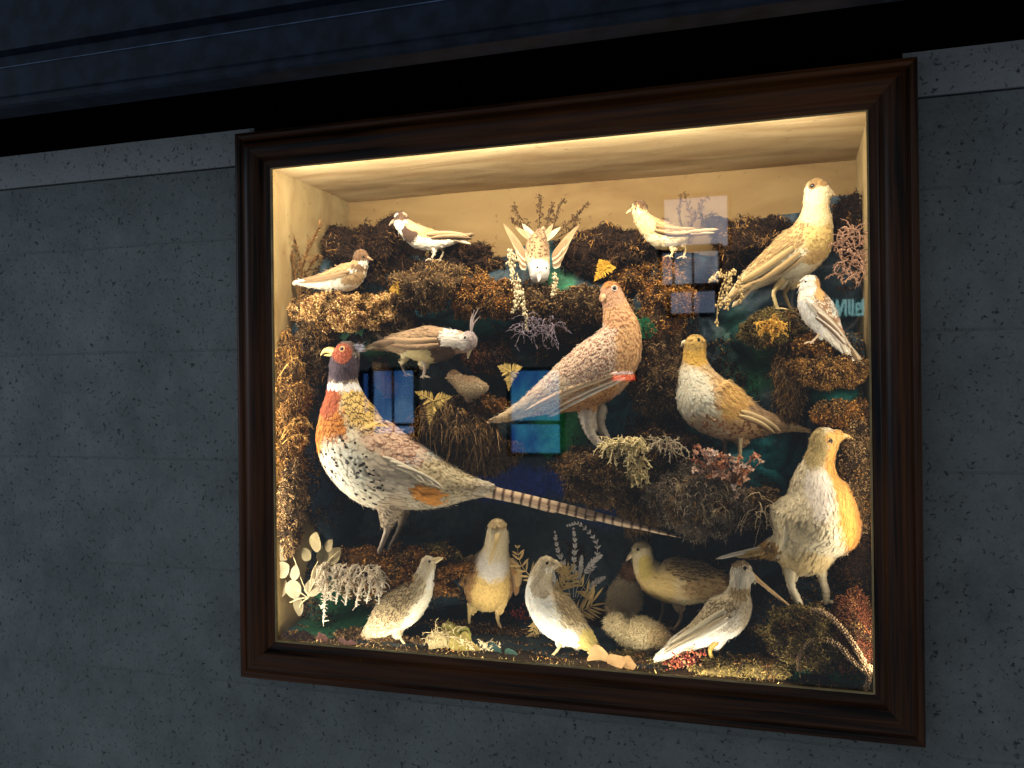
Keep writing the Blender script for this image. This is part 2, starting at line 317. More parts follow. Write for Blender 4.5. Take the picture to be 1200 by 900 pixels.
mb = MB(); box(mb, (LX0+.001, .0178, -LZ+.001), (LX1-.001, .0208, LZ-.001), WHITE); mb.build('glass_pane', M_glass, case, smooth=False)
def panel(name, a, b, m=M_liner): mb = MB(); box(mb, a, b, WHITE); return mb.build(name, m, case, smooth=False)
panel('side_panel', (LX0-.012, .0180, -LZ), (LX0, DY, LZ), M_side); panel('side_panel', (LX1, .0180, -LZ), (LX1+.012, DY, LZ), M_side)
# ceiling board sags a little at the back like old pasted paper
mb = MB(); gx = np.linspace(LX0, LX1, 90); gy = np.linspace(.018, DY-.001, 24); GX, GY = np.meshgrid(gx, gy, indexing='ij')
PZ = LZ-.007*fbm(np.stack([GX*1., GY*3, 0*GX], -1), 3, 5)*np.clip((GY-.1)/.15, 0, 1)
V = np.stack([GX, GY, PZ], -1).reshape(-1, 3); i = np.arange(89)[:, None]*24; j = np.arange(23)[None]
mb.add(V, np.stack([i+j, i+j+1, i+25+j, i+24+j], -1).reshape(-1, 4), WHITE); box(mb, (LX0-.012, .018, LZ+.002), (LX1+.012, DY, LZ+.012), WHITE); mb.build('top_panel', M_liner, case)
panel('back_panel', (LX0-.012, DY, -LZ), (LX1+.012, DY+.012, LZ+.01), M_back); panel('base_panel', (LX0-.012, .018, -LZ-.012), (LX1+.012, DY+.012, -LZ-.001), M_case)
for o_ in (L_top, L_back, L_bot, L_left, L_right):
    o_.parent = case; o_.location = Vector(o_.location)-case.location

# ------------------------------------------------------------------ rockwork relief
TOPLINE = [(318,330),(345,322),(368,292),(400,272),(445,268),(468,292),(490,300),(515,300),(545,288),(575,300),(600,292),(650,280),(690,276),(735,274),(775,290),(835,300),(850,275),(880,255),(940,242),(975,228),(1000,226),(1030,240)]
_tl = np.array([at(x, y, .30) for x, y in TOPLINE])
# bumps: px, py, rx, ry, front depth Y
BUMPS = [(480,300,70,50,.27),(600,335,120,36,.22),(700,420,60,70,.28),(640,440,80,40,.28),(840,450,60,90,.28),(440,450,60,60,.27),(345,470,34,190,.10),(405,385,75,36,.17),(510,340,56,42,.17),(420,310,70,44,.24),(560,345,60,50,.22),(640,360,90,42,.2),(585,418,50,24,.19),
 (545,500,62,48,.20),(745,330,40,50,.27),(772,370,42,90,.23),(770,500,50,60,.22),(715,560,75,36,.15),(835,590,85,44,.14),(880,340,60,60,.26),(905,395,50,36,.17),(980,420,60,40,.14),
 (985,470,50,26,.13),(990,530,40,90,.14),(905,480,30,80,.24),(990,300,40,70,.20),(455,690,120,44,.11),(345,720,60,90,.14),(960,765,90,60,.06),(1000,690,50,60,.13),(640,300,60,30,.26),(790,320,60,40,.25),
 (820,745,60,40,.22),(700,730,80,30,.27),(490,440,90,40,.26),(600,480,60,40,.26)]
gx = np.arange(LX0+.001, LX1, .0042); gz = np.arange(-LZ, .40, .0042); GX, GZ = np.meshgrid(gx, gz, indexing='ij')
P0 = np.stack([GX, 0*GX, GZ], -1)
wx = GX+.03*(fbm(P0, 16, 3)-.5); wz = GZ+.03*(fbm(P0, 16, 9)-.5)
Hh = .335-.03*fbm(P0, 9, 4)
for (bx, by, rx, ry, yf) in BUMPS:
    c = at(bx, by, yf); s = pix(c); r2 = ((wx-c[0])/(rx*s*1.05))**2+((wz-c[2])/(ry*s*1.0))**2
    Hh = np.minimum(Hh, .335-(.335-yf-.012)*np.sqrt(np.clip(1-r2, 0, 1))**.7 if True else Hh)
Hh = np.minimum(Hh, .335-np.clip((-.385-GZ)/.06, 0, 1)**1.5*.28)   # the floor runs forward
Hh += .016*(fbm(P0, 40, 2)-.5)+.006*(fbm(P0, 120, 8)-.5)
Hh = np.clip(Hh, .05, .355)
top = np.interp(GX, _tl[:, 0], _tl[:, 2])+.012*(fbm(P0, 40, 6)-.5)
V = np.stack([GX, Hh, GZ], -1); keep = GZ < top
pp = proj(V)
ROCKCOL = lin((30, 50, 60))
RPATCH = [(425,372,40,16,(30,88,60)),(400,372,50,10,(30,85,62)),(500,352,40,26,(14,72,82)),(640,302,40,24,(12,62,66)),(655,330,30,24,(30,70,50)),(400,710,60,50,(14,52,30)),(380,740,50,30,(12,44,28)),(655,500,45,45,(30,100,52)),(750,385,14,30,(34,118,72)),
 (885,435,60,40,(14,58,36)),(985,462,52,18,(14,60,54)),(900,540,70,40,(12,74,80)),(925,590,50,40,(10,40,48)),(590,565,120,28,(10,34,92)),(430,480,60,80,(12,34,60)),(370,560,40,80,(10,32,52)),(960,790,70,26,(8,70,50)),(935,752,24,12,(30,140,125)),(720,490,45,50,(8,46,54)),(470,410,60,30,(30,74,40)),
 (560,380,60,18,(14,66,66)),(830,500,60,50,(8,40,44)),(860,400,30,60,(10,36,32)),(600,640,200,50,(5,16,22)),(720,600,60,30,(8,30,60)),(1000,550,20,60,(12,60,60)),(460,365,60,20,(10,50,60))]
C = np.tile(ROCKCOL, V.shape[:2]+(1,)); nn = fbm(V, 45, 11)
for (bx, by, rx, ry, c_) in RPATCH:
    r2 = ((pp[..., 0]-bx)/rx)**2+((pp[..., 1]-by)/ry)**2; w_ = np.clip(1.6*(1.15-r2)-(1-nn)*1.3, 0, 1)[..., None]; C = C*(1-w_)+lin(c_)*3.2*w_
C *= (.55+.9*fbm(V, 160, 5))[..., None]
ni, nj = GX.shape; idx = np.arange(ni*nj).reshape(ni, nj); k = keep[:-1, :-1] & keep[1:, :-1] & keep[1:, 1:] & keep[:-1, 1:]
Fq = np.stack([idx[:-1, :-1], idx[1:, :-1], idx[1:, 1:], idx[:-1, 1:]], -1)[k]
mb = MB(); mb.add(V.reshape(-1, 3), Fq, C.reshape(-1, 3)); rock = mb.build('rockwork', M_rock)
tag(rock, 'dark blue and green painted artificial rockwork filling the back of the case', 'rockwork')
def rock_y(x, z):
    i = int(np.clip((x-gx[0])/.0042, 0, ni-1)); j = int(np.clip((z-gz[0])/.0042, 0, nj-1)); return float(Hh[i, j])

# ------------------------------------------------------------------ moss
PAL = {'dark': [(30,19,12),(48,31,18),(16,11,8),(66,44,25)], 'rust': [(146,98,46),(112,74,36),(82,56,31),(176,128,62),(56,38,22)], 'brown': [(100,78,50),(124,98,64),(60,43,28),(146,118,80),(44,32,22)],
 'straw': [(196,160,102),(168,130,80),(132,94,60),(210,176,120)], 'olive': [(116,100,56),(88,74,42),(142,122,70),(58,48,30)], 'gray': [(124,110,92),(96,84,70),(150,136,114),(60,50,40)], 'red': [(108,62,40),(84,48,32),(126,84,50),(52,34,24)],
 'gold': [(134,98,50),(108,76,40),(78,54,30),(156,118,66),(54,38,22)]}
ALLMIX = lin([(124,92,50),(70,50,30),(44,32,22),(100,80,52),(30,20,13),(146,106,54)])
def strands(mb, P, D, L, W, cols, curl=.5, droop=.0, seg=4):
    n = len(P); D = unit(D); side = unit(np.cross(D, rng.normal(size=(n, 3)))); cv = unit(np.cross(D, side))*1.
    rows = []; C = []
    ka = (rng.random(n)*curl*3.2+.05)*np.where(rng.random(n) < .5, -1, 1)
    for s in np.linspace(0, 1, seg+1):
        c = P+D*(L*np.sin(ka*s)/ka)[:, None]+cv*(L*(1-np.cos(ka*s))/ka)[:, None]+np.array([0, 0, -1.])*(L*droop*s*s)[:, None]
        wv = side*(W*(1-.75*s))[:, None]; rows += [c-wv, c+wv]; C += [cols*(.75+.3*s), cols*(.75+.3*s)]
    V = np.stack(rows, 1); C = np.stack(C, 1); b = (np.arange(n)*(2*(seg+1)))[:, None]; q = np.arange(seg)[None]*2
    F = np.stack([b+q, b+q+1, b+q+3, b+q+2], -1).reshape(-1, 4); mb.add(V.reshape(-1, 3), F, C.reshape(-1, 3))
def grains(mb, P, r, cols):
    o = np.array([(1,0,0),(-1,0,0),(0,1,0),(0,-1,0),(0,0,1),(0,0,-1)], float); f = np.array([(0,2,4),(2,1,4),(1,3,4),(3,0,4),(2,0,5),(1,2,5),(3,1,5),(0,3,5)])
    n = len(P); q = unit(rng.normal(size=(n, 3))); u = unit(np.cross(q, rng.normal(size=(n, 3)))); v = np.cross(q, u); s = .6+.9*rng.random((n, 1, 1))
    V = P[:, None]+(o[None, :, 0:1]*q[:, None]+o[None, :, 1:2]*u[:, None]+o[None, :, 2:3]*v[:, None]*1.8)*r*s
    F = ((np.arange(n)*6)[:, None, None]+f[None]).reshape(-1, 3); mb.add(V.reshape(-1, 3), F, np.repeat(cols, 6, 0)*(.75+.4*rng.random((n*6, 1))))
def moss(label, cx, cy, rx, ry, Y, pal, n=None, L=9, W=.55, curl=.9, droop=.3, thick=1., grain=0, name='moss_clump', lumps=1.):
    c = at(cx, cy, Y); s = pix(c); R = np.array([rx*s, min(rx, ry)*s*thick, ry*s])
    n = int((n or min(9000, 1.95*rx*ry+500))*1.5); L = L*(.62 if L < 15 else .8); curl = curl+.6; grain = min(.8, grain*.8) if pal != 'dark' else .03
    mb = MB(); d = unit(rng.normal(size=(n*2, 3))); d = d[(d[:, 1] < .35)][:n]; n = len(d)
    def kf(d): return 1+1.15*lumps*(fbm(c+d*R, 22, 3, 2)-.5)+.85*lumps*(fbm(c+d*R, 60, 4, 2)-.5)+.30*(fbm(c+d*R, 190, 6)-.5)
    k = kf(d); P = c+d*R*k[:, None]*.97
    nr = unit(d/R); pc = lin(PAL[pal]); t_ = np.clip((fbm(P, 70, 7, 2)-.5)*2.4+.5+rng.normal(size=n)*.16, 0, .999); cols = pc[(t_*len(pc)).astype(int)]
    mx_ = (fbm(P, 38, 31, 2) > .63)[:, None]; cols = np.where(mx_, ALLMIX[rng.integers(0, 6, n)], cols)*(.95+.5*rng.random((n, 1)))
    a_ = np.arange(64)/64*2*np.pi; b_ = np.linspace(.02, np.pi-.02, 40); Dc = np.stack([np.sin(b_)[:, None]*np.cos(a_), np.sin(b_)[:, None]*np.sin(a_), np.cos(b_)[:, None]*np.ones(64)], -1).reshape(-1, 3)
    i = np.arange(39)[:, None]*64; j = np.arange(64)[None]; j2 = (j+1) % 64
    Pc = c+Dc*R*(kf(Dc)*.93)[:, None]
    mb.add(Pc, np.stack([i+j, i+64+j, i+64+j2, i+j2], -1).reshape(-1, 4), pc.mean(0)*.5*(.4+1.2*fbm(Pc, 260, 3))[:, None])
    D = nr*.75+rng.normal(size=(n, 3))*.9; strands(mb, P, D, L*s*(.4+1.1*rng.random(n)), W*s*(.6+.7*rng.random(n)), cols, curl, droop*.8)
    if grain:
        m_ = rng.random(n) < grain; grains(mb, P[m_]+nr[m_]*s*(.5+3*rng.random((m_.sum(), 1))), .85*s, cols[m_]*.95)
    o = mb.build(name, M_moss); return tag(o, label, 'moss', 'dried moss cushions on the rockwork')
ML = [
 ('dark curly moss heaped behind the small plover at the upper left', 425,305,62,40,.28,'dark',dict(L=12, curl=1.8)),
 ('dark moss hump under the tail of the plover facing left at the top', 548,312,40,28,.26,'dark',dict(L=12, curl=1.6)),
 ('coarse dark red moss bank right of the fluttering bird', 705,298,62,24,.27,'dark',dict(L=14, curl=2.4)),
 ('dark moss ridge behind the small lark', 800,322,58,22,.285,'dark',dict(L=12, curl=1.6)),
 ('black moss mass behind the back of the big plover', 885,292,50,38,.28,'dark',dict(L=13, curl=1.8)),
 ('black moss bush in the top right corner right of the big plover', 992,275,26,46,.24,'dark',dict(L=12, curl=1.5)),
 ('grainy straw coloured cushion under the small plover at the left', 408,367,58,21,.145,'straw',dict(L=6, W=.7, grain=.75, droop=.1, n=5200)),
 ('brown moss column beside the left wall above the pheasant', 358,366,24,30,.18,'brown',dict(L=8, grain=.3)),
 ('tall golden brown moss column along the left wall', 340,490,19,90,.10,'gold',dict(L=11, grain=.35, droop=.6, n=5200)),
 ('lower end of the left moss column above the pale leaves', 342,600,15,44,.08,'brown',dict(L=9, grain=.4)),
 ('dark brown moss pillar between the left wall column and the pheasant', 372,400,22,42,.15,'brown',dict(L=9)),
 ('round brown moss dome under the plover that faces left', 506,340,40,27,.19,'brown',dict(L=8, curl=1., grain=.15)),
 ('rusty moss slope running down right of the round dome', 556,352,38,22,.20,'rust',dict(L=8, grain=.4)),
 ('brown moss hanging beside the yellow fern at the upper left', 462,368,26,34,.19,'brown',dict(L=9, droop=.6)),
 ('orange brown moss cushion below the fluttering bird', 655,358,62,20,.18,'brown',dict(L=7, grain=.35, n=4600)),
 ('rust moss lump left of the hanging white seed spike', 590,350,26,20,.18,'rust',dict(L=7, grain=.5)),
 ('dark red moss pad between the crested bird and the grouse', 576,418,36,15,.225,'red',dict(L=8, grain=.3)),
 ('dark moss behind the back of the red brown grouse', 665,385,60,34,.27,'dark',dict(L=10)),
 ('shaggy brown moss tuft hanging below the small downy chick', 535,498,46,30,.17,'brown',dict(L=17, W=.7, droop=1.2, curl=1.)),
 ('brown moss shelf under the downy chick on the rock', 560,474,40,11,.17,'rust',dict(L=8, grain=.2)),
 ('dark mossy bank behind the pheasant tail base', 560,530,44,20,.22,'brown',dict(L=10, droop=.8)),
 ('bright orange moss column right of the red brown grouse', 778,361,29,50,.225,'rust',dict(L=8, grain=.6, n=4800)),
 ('rust moss lump above the orange moss column', 744,325,28,20,.27,'rust',dict(L=8, grain=.4)),
 ('brown moss column behind the grouse and the partridge', 775,440,30,70,.21,'brown',dict(L=9, grain=.2, n=4600)),
 ('dark stringy moss at the foot of the brown column', 775,520,40,36,.2,'dark',dict(L=14, curl=1.8)),
 ('brown moss shelf the red brown grouse stands on', 712,552,58,30,.15,'brown',dict(L=9, grain=.3, droop=.5, n=5200)),
 ('broad grey brown moss hummock below the pink plant', 828,588,56,32,.13,'gray',dict(L=10, droop=.5, grain=.15, n=5200)),
 ('brown moss end of the shelf near the sand coloured bird', 880,590,36,20,.14,'brown',dict(L=9, droop=.4)),
 ('mixed brown moss ledge under the big upper right plover', 905,385,40,18,.17,'olive',dict(L=8, grain=.4)),
 ('hanging column of pale brown moss below the upper right ledge', 925,440,17,48,.17,'brown',dict(L=9, droop=.9)),
 ('golden moss ledge under the white and brown bunting', 975,435,42,16,.13,'gold',dict(L=8, grain=.55, n=3200)),
 ('small rust moss lump behind the bunting', 950,405,24,14,.15,'rust',dict(L=7, grain=.4)),
 ('rusty moss step below the teal rock at the right', 985,485,32,14,.12,'rust',dict(L=8, grain=.5)),
 ('golden moss wall right of the yellow throated bird', 1003,550,16,64,.11,'brown',dict(L=8, grain=.5, n=3400)),
 ('dark brown moss behind the body of the yellow throated bird', 1000,640,22,50,.14,'dark',dict(L=9)),
 ('brown mossy log the pheasant stands on', 470,668,78,24,.12,'rust',dict(L=7, grain=.45, n=5600)),
 ('olive moss tip at the right end of the pheasant log', 520,650,26,10,.13,'olive',dict(L=7, grain=.3)),
 ('brown and gold mossy stone under the sand coloured bird', 940,742,48,32,.085,'olive',dict(L=8, grain=.45, n=5200)),
 ('dark red moss beside the lower right frame', 1000,738,24,40,.08,'red',dict(L=8, grain=.5, n=3200)),
 ('olive moss bed in front of the long billed snipe', 865,782,52,16,.07,'olive',dict(L=9, droop=.2)),
 ('golden moss pad under the white breasted quail', 662,781,50,6,.075,'gold',dict(L=6, grain=.6, droop=.1)),
 ('olive moss patch under the front chick', 765,775,44,10,.10,'olive',dict(L=7, grain=.3)),
 ('dark moss floor patch behind the front facing wader', 560,745,70,12,.17,'brown',dict(L=8, grain=.2)),
 ('brown moss floor patch under the streaked quail at the left', 455,752,58,10,.10,'brown',dict(L=8, grain=.2)),
 ('dark moss mound under the buff landrail', 790,752,52,20,.20,'brown',dict(L=9)),
 ('dark moss bank behind the two floor chicks', 700,735,40,16,.24,'dark',dict(L=9)),
 ('brown moss left of the yellow cushion in the lower left corner', 352,752,30,12,.07,'dark',dict(L=8)),
 ('brown trailing moss under the middle right shelf', 765,590,40,26,.18,'brown',dict(L=11, droop=1.)),
]
for (lb, cx, cy, rx, ry, Y, pal, kw) in ML: moss(lb, cx, cy, rx, ry, Y, pal, **kw)
# loose moss crumbs over the whole relief: stuff
mb = MB(); nF = 150000; ii = rng.integers(1, ni-1, nF); jj = rng.integers(1, nj-1, nF); ok = keep[ii, jj] & (V[ii, jj, 2] < top[ii, jj]-.012); ii, jj = ii[ok], jj[ok]
P = V[ii, jj]+rng.normal(size=(len(ii), 3))*.002; g_ = fbm(P, 17, 21); prot = np.clip((.30-P[:, 1])/.12, 0, 1)
m_ = g_+.16*prot+rng.normal(size=len(P))*.03 > .665; P = P[m_]; prot = prot[m_]; n = len(P); hue = fbm(P, 30, 77, 2)
cols = np.where((rng.random(n) < .25+.55*prot)[:, None], ALLMIX[np.clip((hue*1.6-.3)*6+rng.normal(size=n)*.8, 0, 5).astype(int)], lin(PAL['dark'])[rng.integers(0, 4, n)])*(.7+.8*rng.random((n, 1)))
D = np.array([0, -1, .1])+rng.normal(size=(n, 3))*.8
strands(mb, P, D, (.004+.009*rng.random(n)), .0007+.0006*rng.random(n), cols, 2.0, .5)
m_ = rng.random(n) < .35; grains(mb, P[m_]+np.array([0, -.004, 0])*rng.random((m_.sum(), 1)), .0014, cols[m_]*1.1)
P = np.stack([LX0+.01+rng.random(9000)*(LX1-LX0-.02), .03+rng.random(9000)*.25, np.full(9000, -.4445)], 1); pc = lin(PAL['olive']+PAL['brown']); cols = pc[rng.integers(0, len(pc), 9000)]
strands(mb, P, np.array([0, -.2, 1])+rng.normal(size=(9000, 3))*.9, .005+.012*rng.random(9000), .0008+.0005*rng.random(9000), cols, 1.2, .2)
tag(mb.build('loose_moss', M_moss), 'loose dried moss fibres scattered over the rockwork and the case floor', 'moss', kind='stuff')
mb = MB(); gx2 = np.linspace(LX0, LX1, 120); gy2 = np.linspace(.022, .33, 36); A, B = np.meshgrid(gx2, gy2, indexing='ij'); Zf = -.4455+.010*fbm(np.stack([A, B, 0*A], -1), 26, 3)
i = np.arange(119)[:, None]*36; j = np.arange(35)[None]; Vf = np.stack([A, B, Zf], -1)
mb.add(Vf.reshape(-1, 3), np.stack([i+j, i+36+j, i+37+j, i+j+1], -1).reshape(-1, 4), (lin((40,30,18))*(.4+1.1*fbm(Vf, 60, 2))[..., None]).reshape(-1, 3))
tag(mb.build('ground', M_moss), None, None, kind='structure')

# ------------------------------------------------------------------ birds
def voxel(geo, size, smooth=6):
    V = []; F = []; n = 0
    for v, f in geo: V.append(v); F += (f+n).tolist(); n += len(v)
    me = bpy.data.meshes.new('tmp'); me.from_pydata(np.concatenate(V).tolist(), [], F); me.update()
    o = bpy.data.objects.new('tmp', me); COL.objects.link(o)
    r = o.modifiers.new('r', 'REMESH'); r.mode = 'VOXEL'; r.voxel_size = size
    s = o.modifiers.new('s', 'SMOOTH'); s.factor = .5; s.iterations = smooth
    dg = bpy.context.evaluated_depsgraph_get(); dg.update(); ev = o.evaluated_get(dg).to_mesh()
    nv = len(ev.vertices); Vv = np.empty(nv*3, np.float32); ev.vertices.foreach_get('co', Vv)
    F = np.array([list(p.vertices) if len(p.vertices) == 4 else list(p.vertices)+[p.vertices[-1]] for p in ev.polygons], np.int64)
    o.evaluated_get(dg).to_mesh_clear(); bpy.data.objects.remove(o); bpy.data.meshes.remove(me)
    return Vv.reshape(-1, 3).astype(float), F
# plumage styles: mode, accent colour, feather length px, half width px, lift
ST = {'plain': ('plain', None, 6, 2.0, .10), 'smooth': ('plain', None, 4, 1.4, .05), 'none': None}
def S(mode, acc, L, W, lift=.12): return (mode, lin(acc) if acc is not None else None, L, W, lift)
def chain_pts(ch, Y):
    P = []; R = []; Wt = []
    for s in ch:
        x, y, r = s[:3]; dy = s[3] if len(s) > 3 else 0; wr = s[4] if len(s) > 4 else .82
        p = at(x, y, Y+dy); P.append(p); R.append(r*pix(p)); Wt.append(wr)
    return np.array(P), np.array(R), np.array(Wt)
def feathers(mb, P, Nn, T, L, W, lift, cols, acc, modes):
    """P (n,3) roots; one mesh of many small overlapping contour feathers"""
    n = len(P); T = unit(T-Nn*(T*Nn).sum(1, keepdims=True)); B = np.cross(Nn, T)
    ss = np.array([0, .25, .5, .72, .9, 1.]); wd = np.array([.5, .9, 1., .92, .6, .12]); lf = np.array([-.10, .05, .10, .13, .14, .13])
    V = []; C = []
    for s, w_, l_ in zip(ss, wd, lf):
        c = P+T*(L*s)[:, None]+Nn*((l_*L*lift*8)*.22)[:, None]
        for u in (-1, 0, 1):
            V.append(c+B*(W*w_*u)[:, None]-Nn*(abs(u)*W*.07)[:, None])
            a = np.zeros(n)
            a = np.where(modes == 1, (1. if (abs(u) or s > .85) and s > .3 else 0), a)        # scale: dark edge
            a = np.where(modes == 2, (1. if u == 0 and s > .15 else 0), a)                     # streak
            if s == 0: sp_ = rng.random(n) < .5
            a = np.where((modes == 3) & sp_, (1. if (u == 0 and .6 < s < 1) else 0), a)                     # small spot
            a = np.where((modes == 4) & sp_, (1. if s >= .5 else 0), a)                        # bars
            a = np.where(modes == 5, (.8 if (u == 1 or s > .85) else 0), a)                    # half edge
            base = cols*(1.05-.16*(1-s))*(1. if u == 0 else .95)
            C.append(base*(1-a[:, None])+acc*a[:, None])
    V = np.stack(V, 1); C = np.stack(C, 1); b = (np.arange(n)*18)[:, None]; q = np.array([r*3+k_ for r in range(5) for k_ in (0, 1)])[None]
    F = np.stack([b+q, b+q+1, b+q+4, b+q+3], -1).reshape(-1, 4); mb.add(V.reshape(-1, 3), F, C.reshape(-1, 3))
MODES = {'plain': 0, 'scale': 1, 'streak': 2, 'spot': 3, 'bar': 4, 'half': 5}
def paint(px_, P, base, regions, seed):
    n = len(px_); C = np.tile(lin(base), (n, 1)); R = np.zeros(n, int); nz = fbm(P, 130, seed)
    for k, rg in enumerate(regions):
        x, y, rx, ry, an, col = rg[:6]; a = math.radians(an); dx, dy = px_[:, 0]-x, px_[:, 1]-y
        u = (dx*math.cos(a)+dy*math.sin(a))/rx; v = (-dx*math.sin(a)+dy*math.cos(a))/ry
        big = rx*ry > 330; w_ = np.clip((1.12-np.sqrt(u*u+v*v)+(nz-.5)*(.5 if big else .2))*(2.6 if big else 6)+(.2 if big else 0), 0, 1)
        C = C*(1-w_[:, None])+lin(col)*w_[:, None]; R = np.where(w_ > .5, k+1, R)
    return C, R
class Bird:
    def __init__(b, label, cat, Y, chains, base, style, regions=(), vox=.0017, name=None, group=None, fluff=0, cover=2.3, smooth=6, foot=None, taper=1, spots=None):
        b.Y = Y; b.seed = len(label)
        P0, R0, _ = chain_pts(chains[0], Y)
        low = P0[np.argmin(P0[:, 2]-R0)]; org = foot if foot is not None else (float(low[0]), float(low[1]), float((P0[:, 2]-R0).min()))
        b.root = thing(name or cat.replace(' ', '_'), label, cat, tuple(map(float, org)), group)
        geo = []; sp = []; tg = []
        for ch in chains:
            P, R, Wt = chain_pts(ch, Y); A = catmull(np.column_stack([P, R, Wt]), 7); A[:, 3] = np.maximum(A[:, 3], .0006)
            geo.append(tube_geo(A[:, :3], A[:, 3], 22, A[:, 4]))
            if ch is not chains[0]: continue
            sp.append(A[:, :3]); tg.append(unit(np.gradient(A[:, :3], axis=0)))
        V, F = voxel(geo, vox, smooth); b.V = V
        sp = np.concatenate(sp); tg = np.concatenate(tg)
        # face data
        a_, b_, c_, d_ = (V[F[:, k]] for k in range(4)); nr = np.cross(c_-a_, d_-b_); ar = np.linalg.norm(nr, axis=1)*.5; nr = unit(nr); ce = (a_+b_+c_+d_)/4
        b.bvh = BVHTree.FromPolygons(V.tolist(), F.tolist())
        vn = np.zeros_like(V)
        for k in range(4): np.add.at(vn, F[:, k], nr*ar[:, None])
        vn = unit(vn); C, _ = paint(proj(V), V, base, regions, b.seed)
        V2 = V+vn*((fbm(V, 110, 3)-.5)*.0009*(1 if not fluff else 2))[:, None]
        mb = MB(); mb.add(V2, F, C*(.92+.16*fbm(V, 300, 2))[:, None])
        # feathers
        styles = [style]+[r[6] if len(r) > 6 and r[6] is not None else style for r in regions]
        s = pix(ce.mean(0))
        cC, cR = paint(proj(ce), ce, base, regions, b.seed)
        Ls = np.array([0 if z is None else z[2]*.82 for z in styles])[cR]*s; Wd = np.array([1 if z is None else z[3]*(.72 if z[0] != 'scale' else .85) for z in styles])[cR]*s
        dens = np.where(Ls > 0, cover/(np.maximum(Ls, 1e-6)*2*Wd)*1.5, 0)*ar; N_ = int(min(dens.sum(), 22000))
        if N_ > 10:
            pk = rng.choice(len(ce), N_, p=dens/dens.sum()); P = ce[pk]+rng.normal(size=(N_, 3))*vox*.4; Nn = nr[pk]
            near = np.empty(N_, int)
            for q in range(0, N_, 4000): near[q:q+4000] = np.argmin(((P[q:q+4000, None]-sp[None])**2).sum(-1), 1)
            T = tg[near]+rng.normal(size=(N_, 3))*.10
            R = cR[pk]; acc = np.array([[0, 0, 0] if z is None or z[1] is None else z[1] for z in styles], float)[R]
            md = np.array([0 if z is None else MODES[z[0]] for z in styles])[R]; lf = np.array([0 if z is None else z[4] for z in styles])[R]
            Lr = Ls[pk]*(.75+.5*rng.random(N_)); Wr = Wd[pk]*(.8+.4*rng.random(N_))
            feathers(mb, P, Nn, T, Lr, Wr, lf, np.minimum(cC[pk]*(.98+.18*rng.random((N_, 1))), .86), acc, md)
            h = rng.random(N_) < .12; strands(mb, P[h]+Nn[h]*s*.3, T[h]+Nn[h]*.30+rng.normal(size=(h.sum(), 3))*.18, np.maximum(Lr[h]*.8, s*2.2), np.full(h.sum(), .30*s), np.minimum(cC[pk][h]*(1.0+.45*rng.random((h.sum(), 1))), .86), .3, 0., 2)
        if fluff:
            nf = 9000; pk = rng.choice(len(ce), nf, p=ar/ar.sum()); cf = cC[pk]*(.8+.4*rng.random((nf, 1)))
            strands(mb, ce[pk], nr[pk]+rng.normal(size=(nf, 3))*.55, fluff*s*(.5+rng.random(nf)), .35*s*np.ones(nf), cf, .9, .15)
        if spots: b.spots(mb, *spots)
        b.body = mb.build('body', M_feather, b.root)
    def hit(b, x, y):
        d = px3(x, y); h = b.bvh.ray_cast(Vector(CAM), Vector(unit(d)))
        return (np.array(h[0]), np.array(h[1])) if h[0] is not None else (None, None)
    def eye(b, x, y, r=2.2, ring=None, col=(.012, .007, .004), both=True, yc=None):
        p, nrm = b.hit(x, y)
        if p is None: p = at(x, y, b.Y-.01); nrm = np.array([0, -1., 0])
        s = pix(p)*r*1.22; yc = b.Y if yc is None else b.Y+yc
        for m_ in ((0, 1) if both else (0,)):
            q = p-nrm*s*.35; nn = nrm.copy()
            if m_: q[1] = 2*yc-q[1]; nn[1] *= -1
            mb = MB(); ball(mb, q, s, WHITE, 12, 9); eo = mb.build('eye', M_eye, b.root)
            if ring is not None:
                mb = MB(); t1 = unit(np.cross(nn, [0, 0, 1.])); t2 = np.cross(nn, t1); a = np.linspace(0, 2*np.pi, 19)
                pts = q+nn*s*.45+np.cos(a)[:, None]*t1*s*1.0+np.sin(a)[:, None]*t2*s*1.0; tube(mb, pts, s*.28, lin(ring), 5, cap=False); mb.build('eye_ring', M_feather, eo)
    def beak(b, pts, col, name='beak', wr=.8):
        mb = MB(); P = []; R = []
        for q in pts:
            p = at(q[0], q[1], b.Y+(q[3] if len(q) > 3 else 0)); P.append(p); R.append(q[2]*pix(p))
        tube(mb, np.array(P), np.array(R), lin(col), 10, wr, k=4)
        # gape line
        mb.build(name, M_horn, b.root)
    def spots(b, mb, n, x, y, rx, ry, ang, r, col):
        a = math.radians(ang)
        for q in range(n):
            t_ = rng.random()*6.28; k = math.sqrt(rng.random()); u, v = rx*k*math.cos(t_), ry*k*math.sin(t_); p, nn = b.hit(x+u*math.cos(a)-v*math.sin(a), y+u*math.sin(a)+v*math.cos(a))
            if p is None: continue
            s = pix(p)*r*(.6+.7*rng.random()); t1 = unit(np.cross(nn, [.2, 0, 1.])); t2 = np.cross(nn, t1); th = np.arange(7)/7*6.28
            V = np.vstack([p+nn*.0015, p+nn*.0012+s*(np.cos(th)[:, None]*t1*1.2+np.sin(th)[:, None]*t2*.8)*(.75+.5*rng.random((7, 1)))]); mb.add(V, [(0, i+1, (i+1) % 7+1) for i in range(7)], lin(col)*(.7+.6*rng.random()))
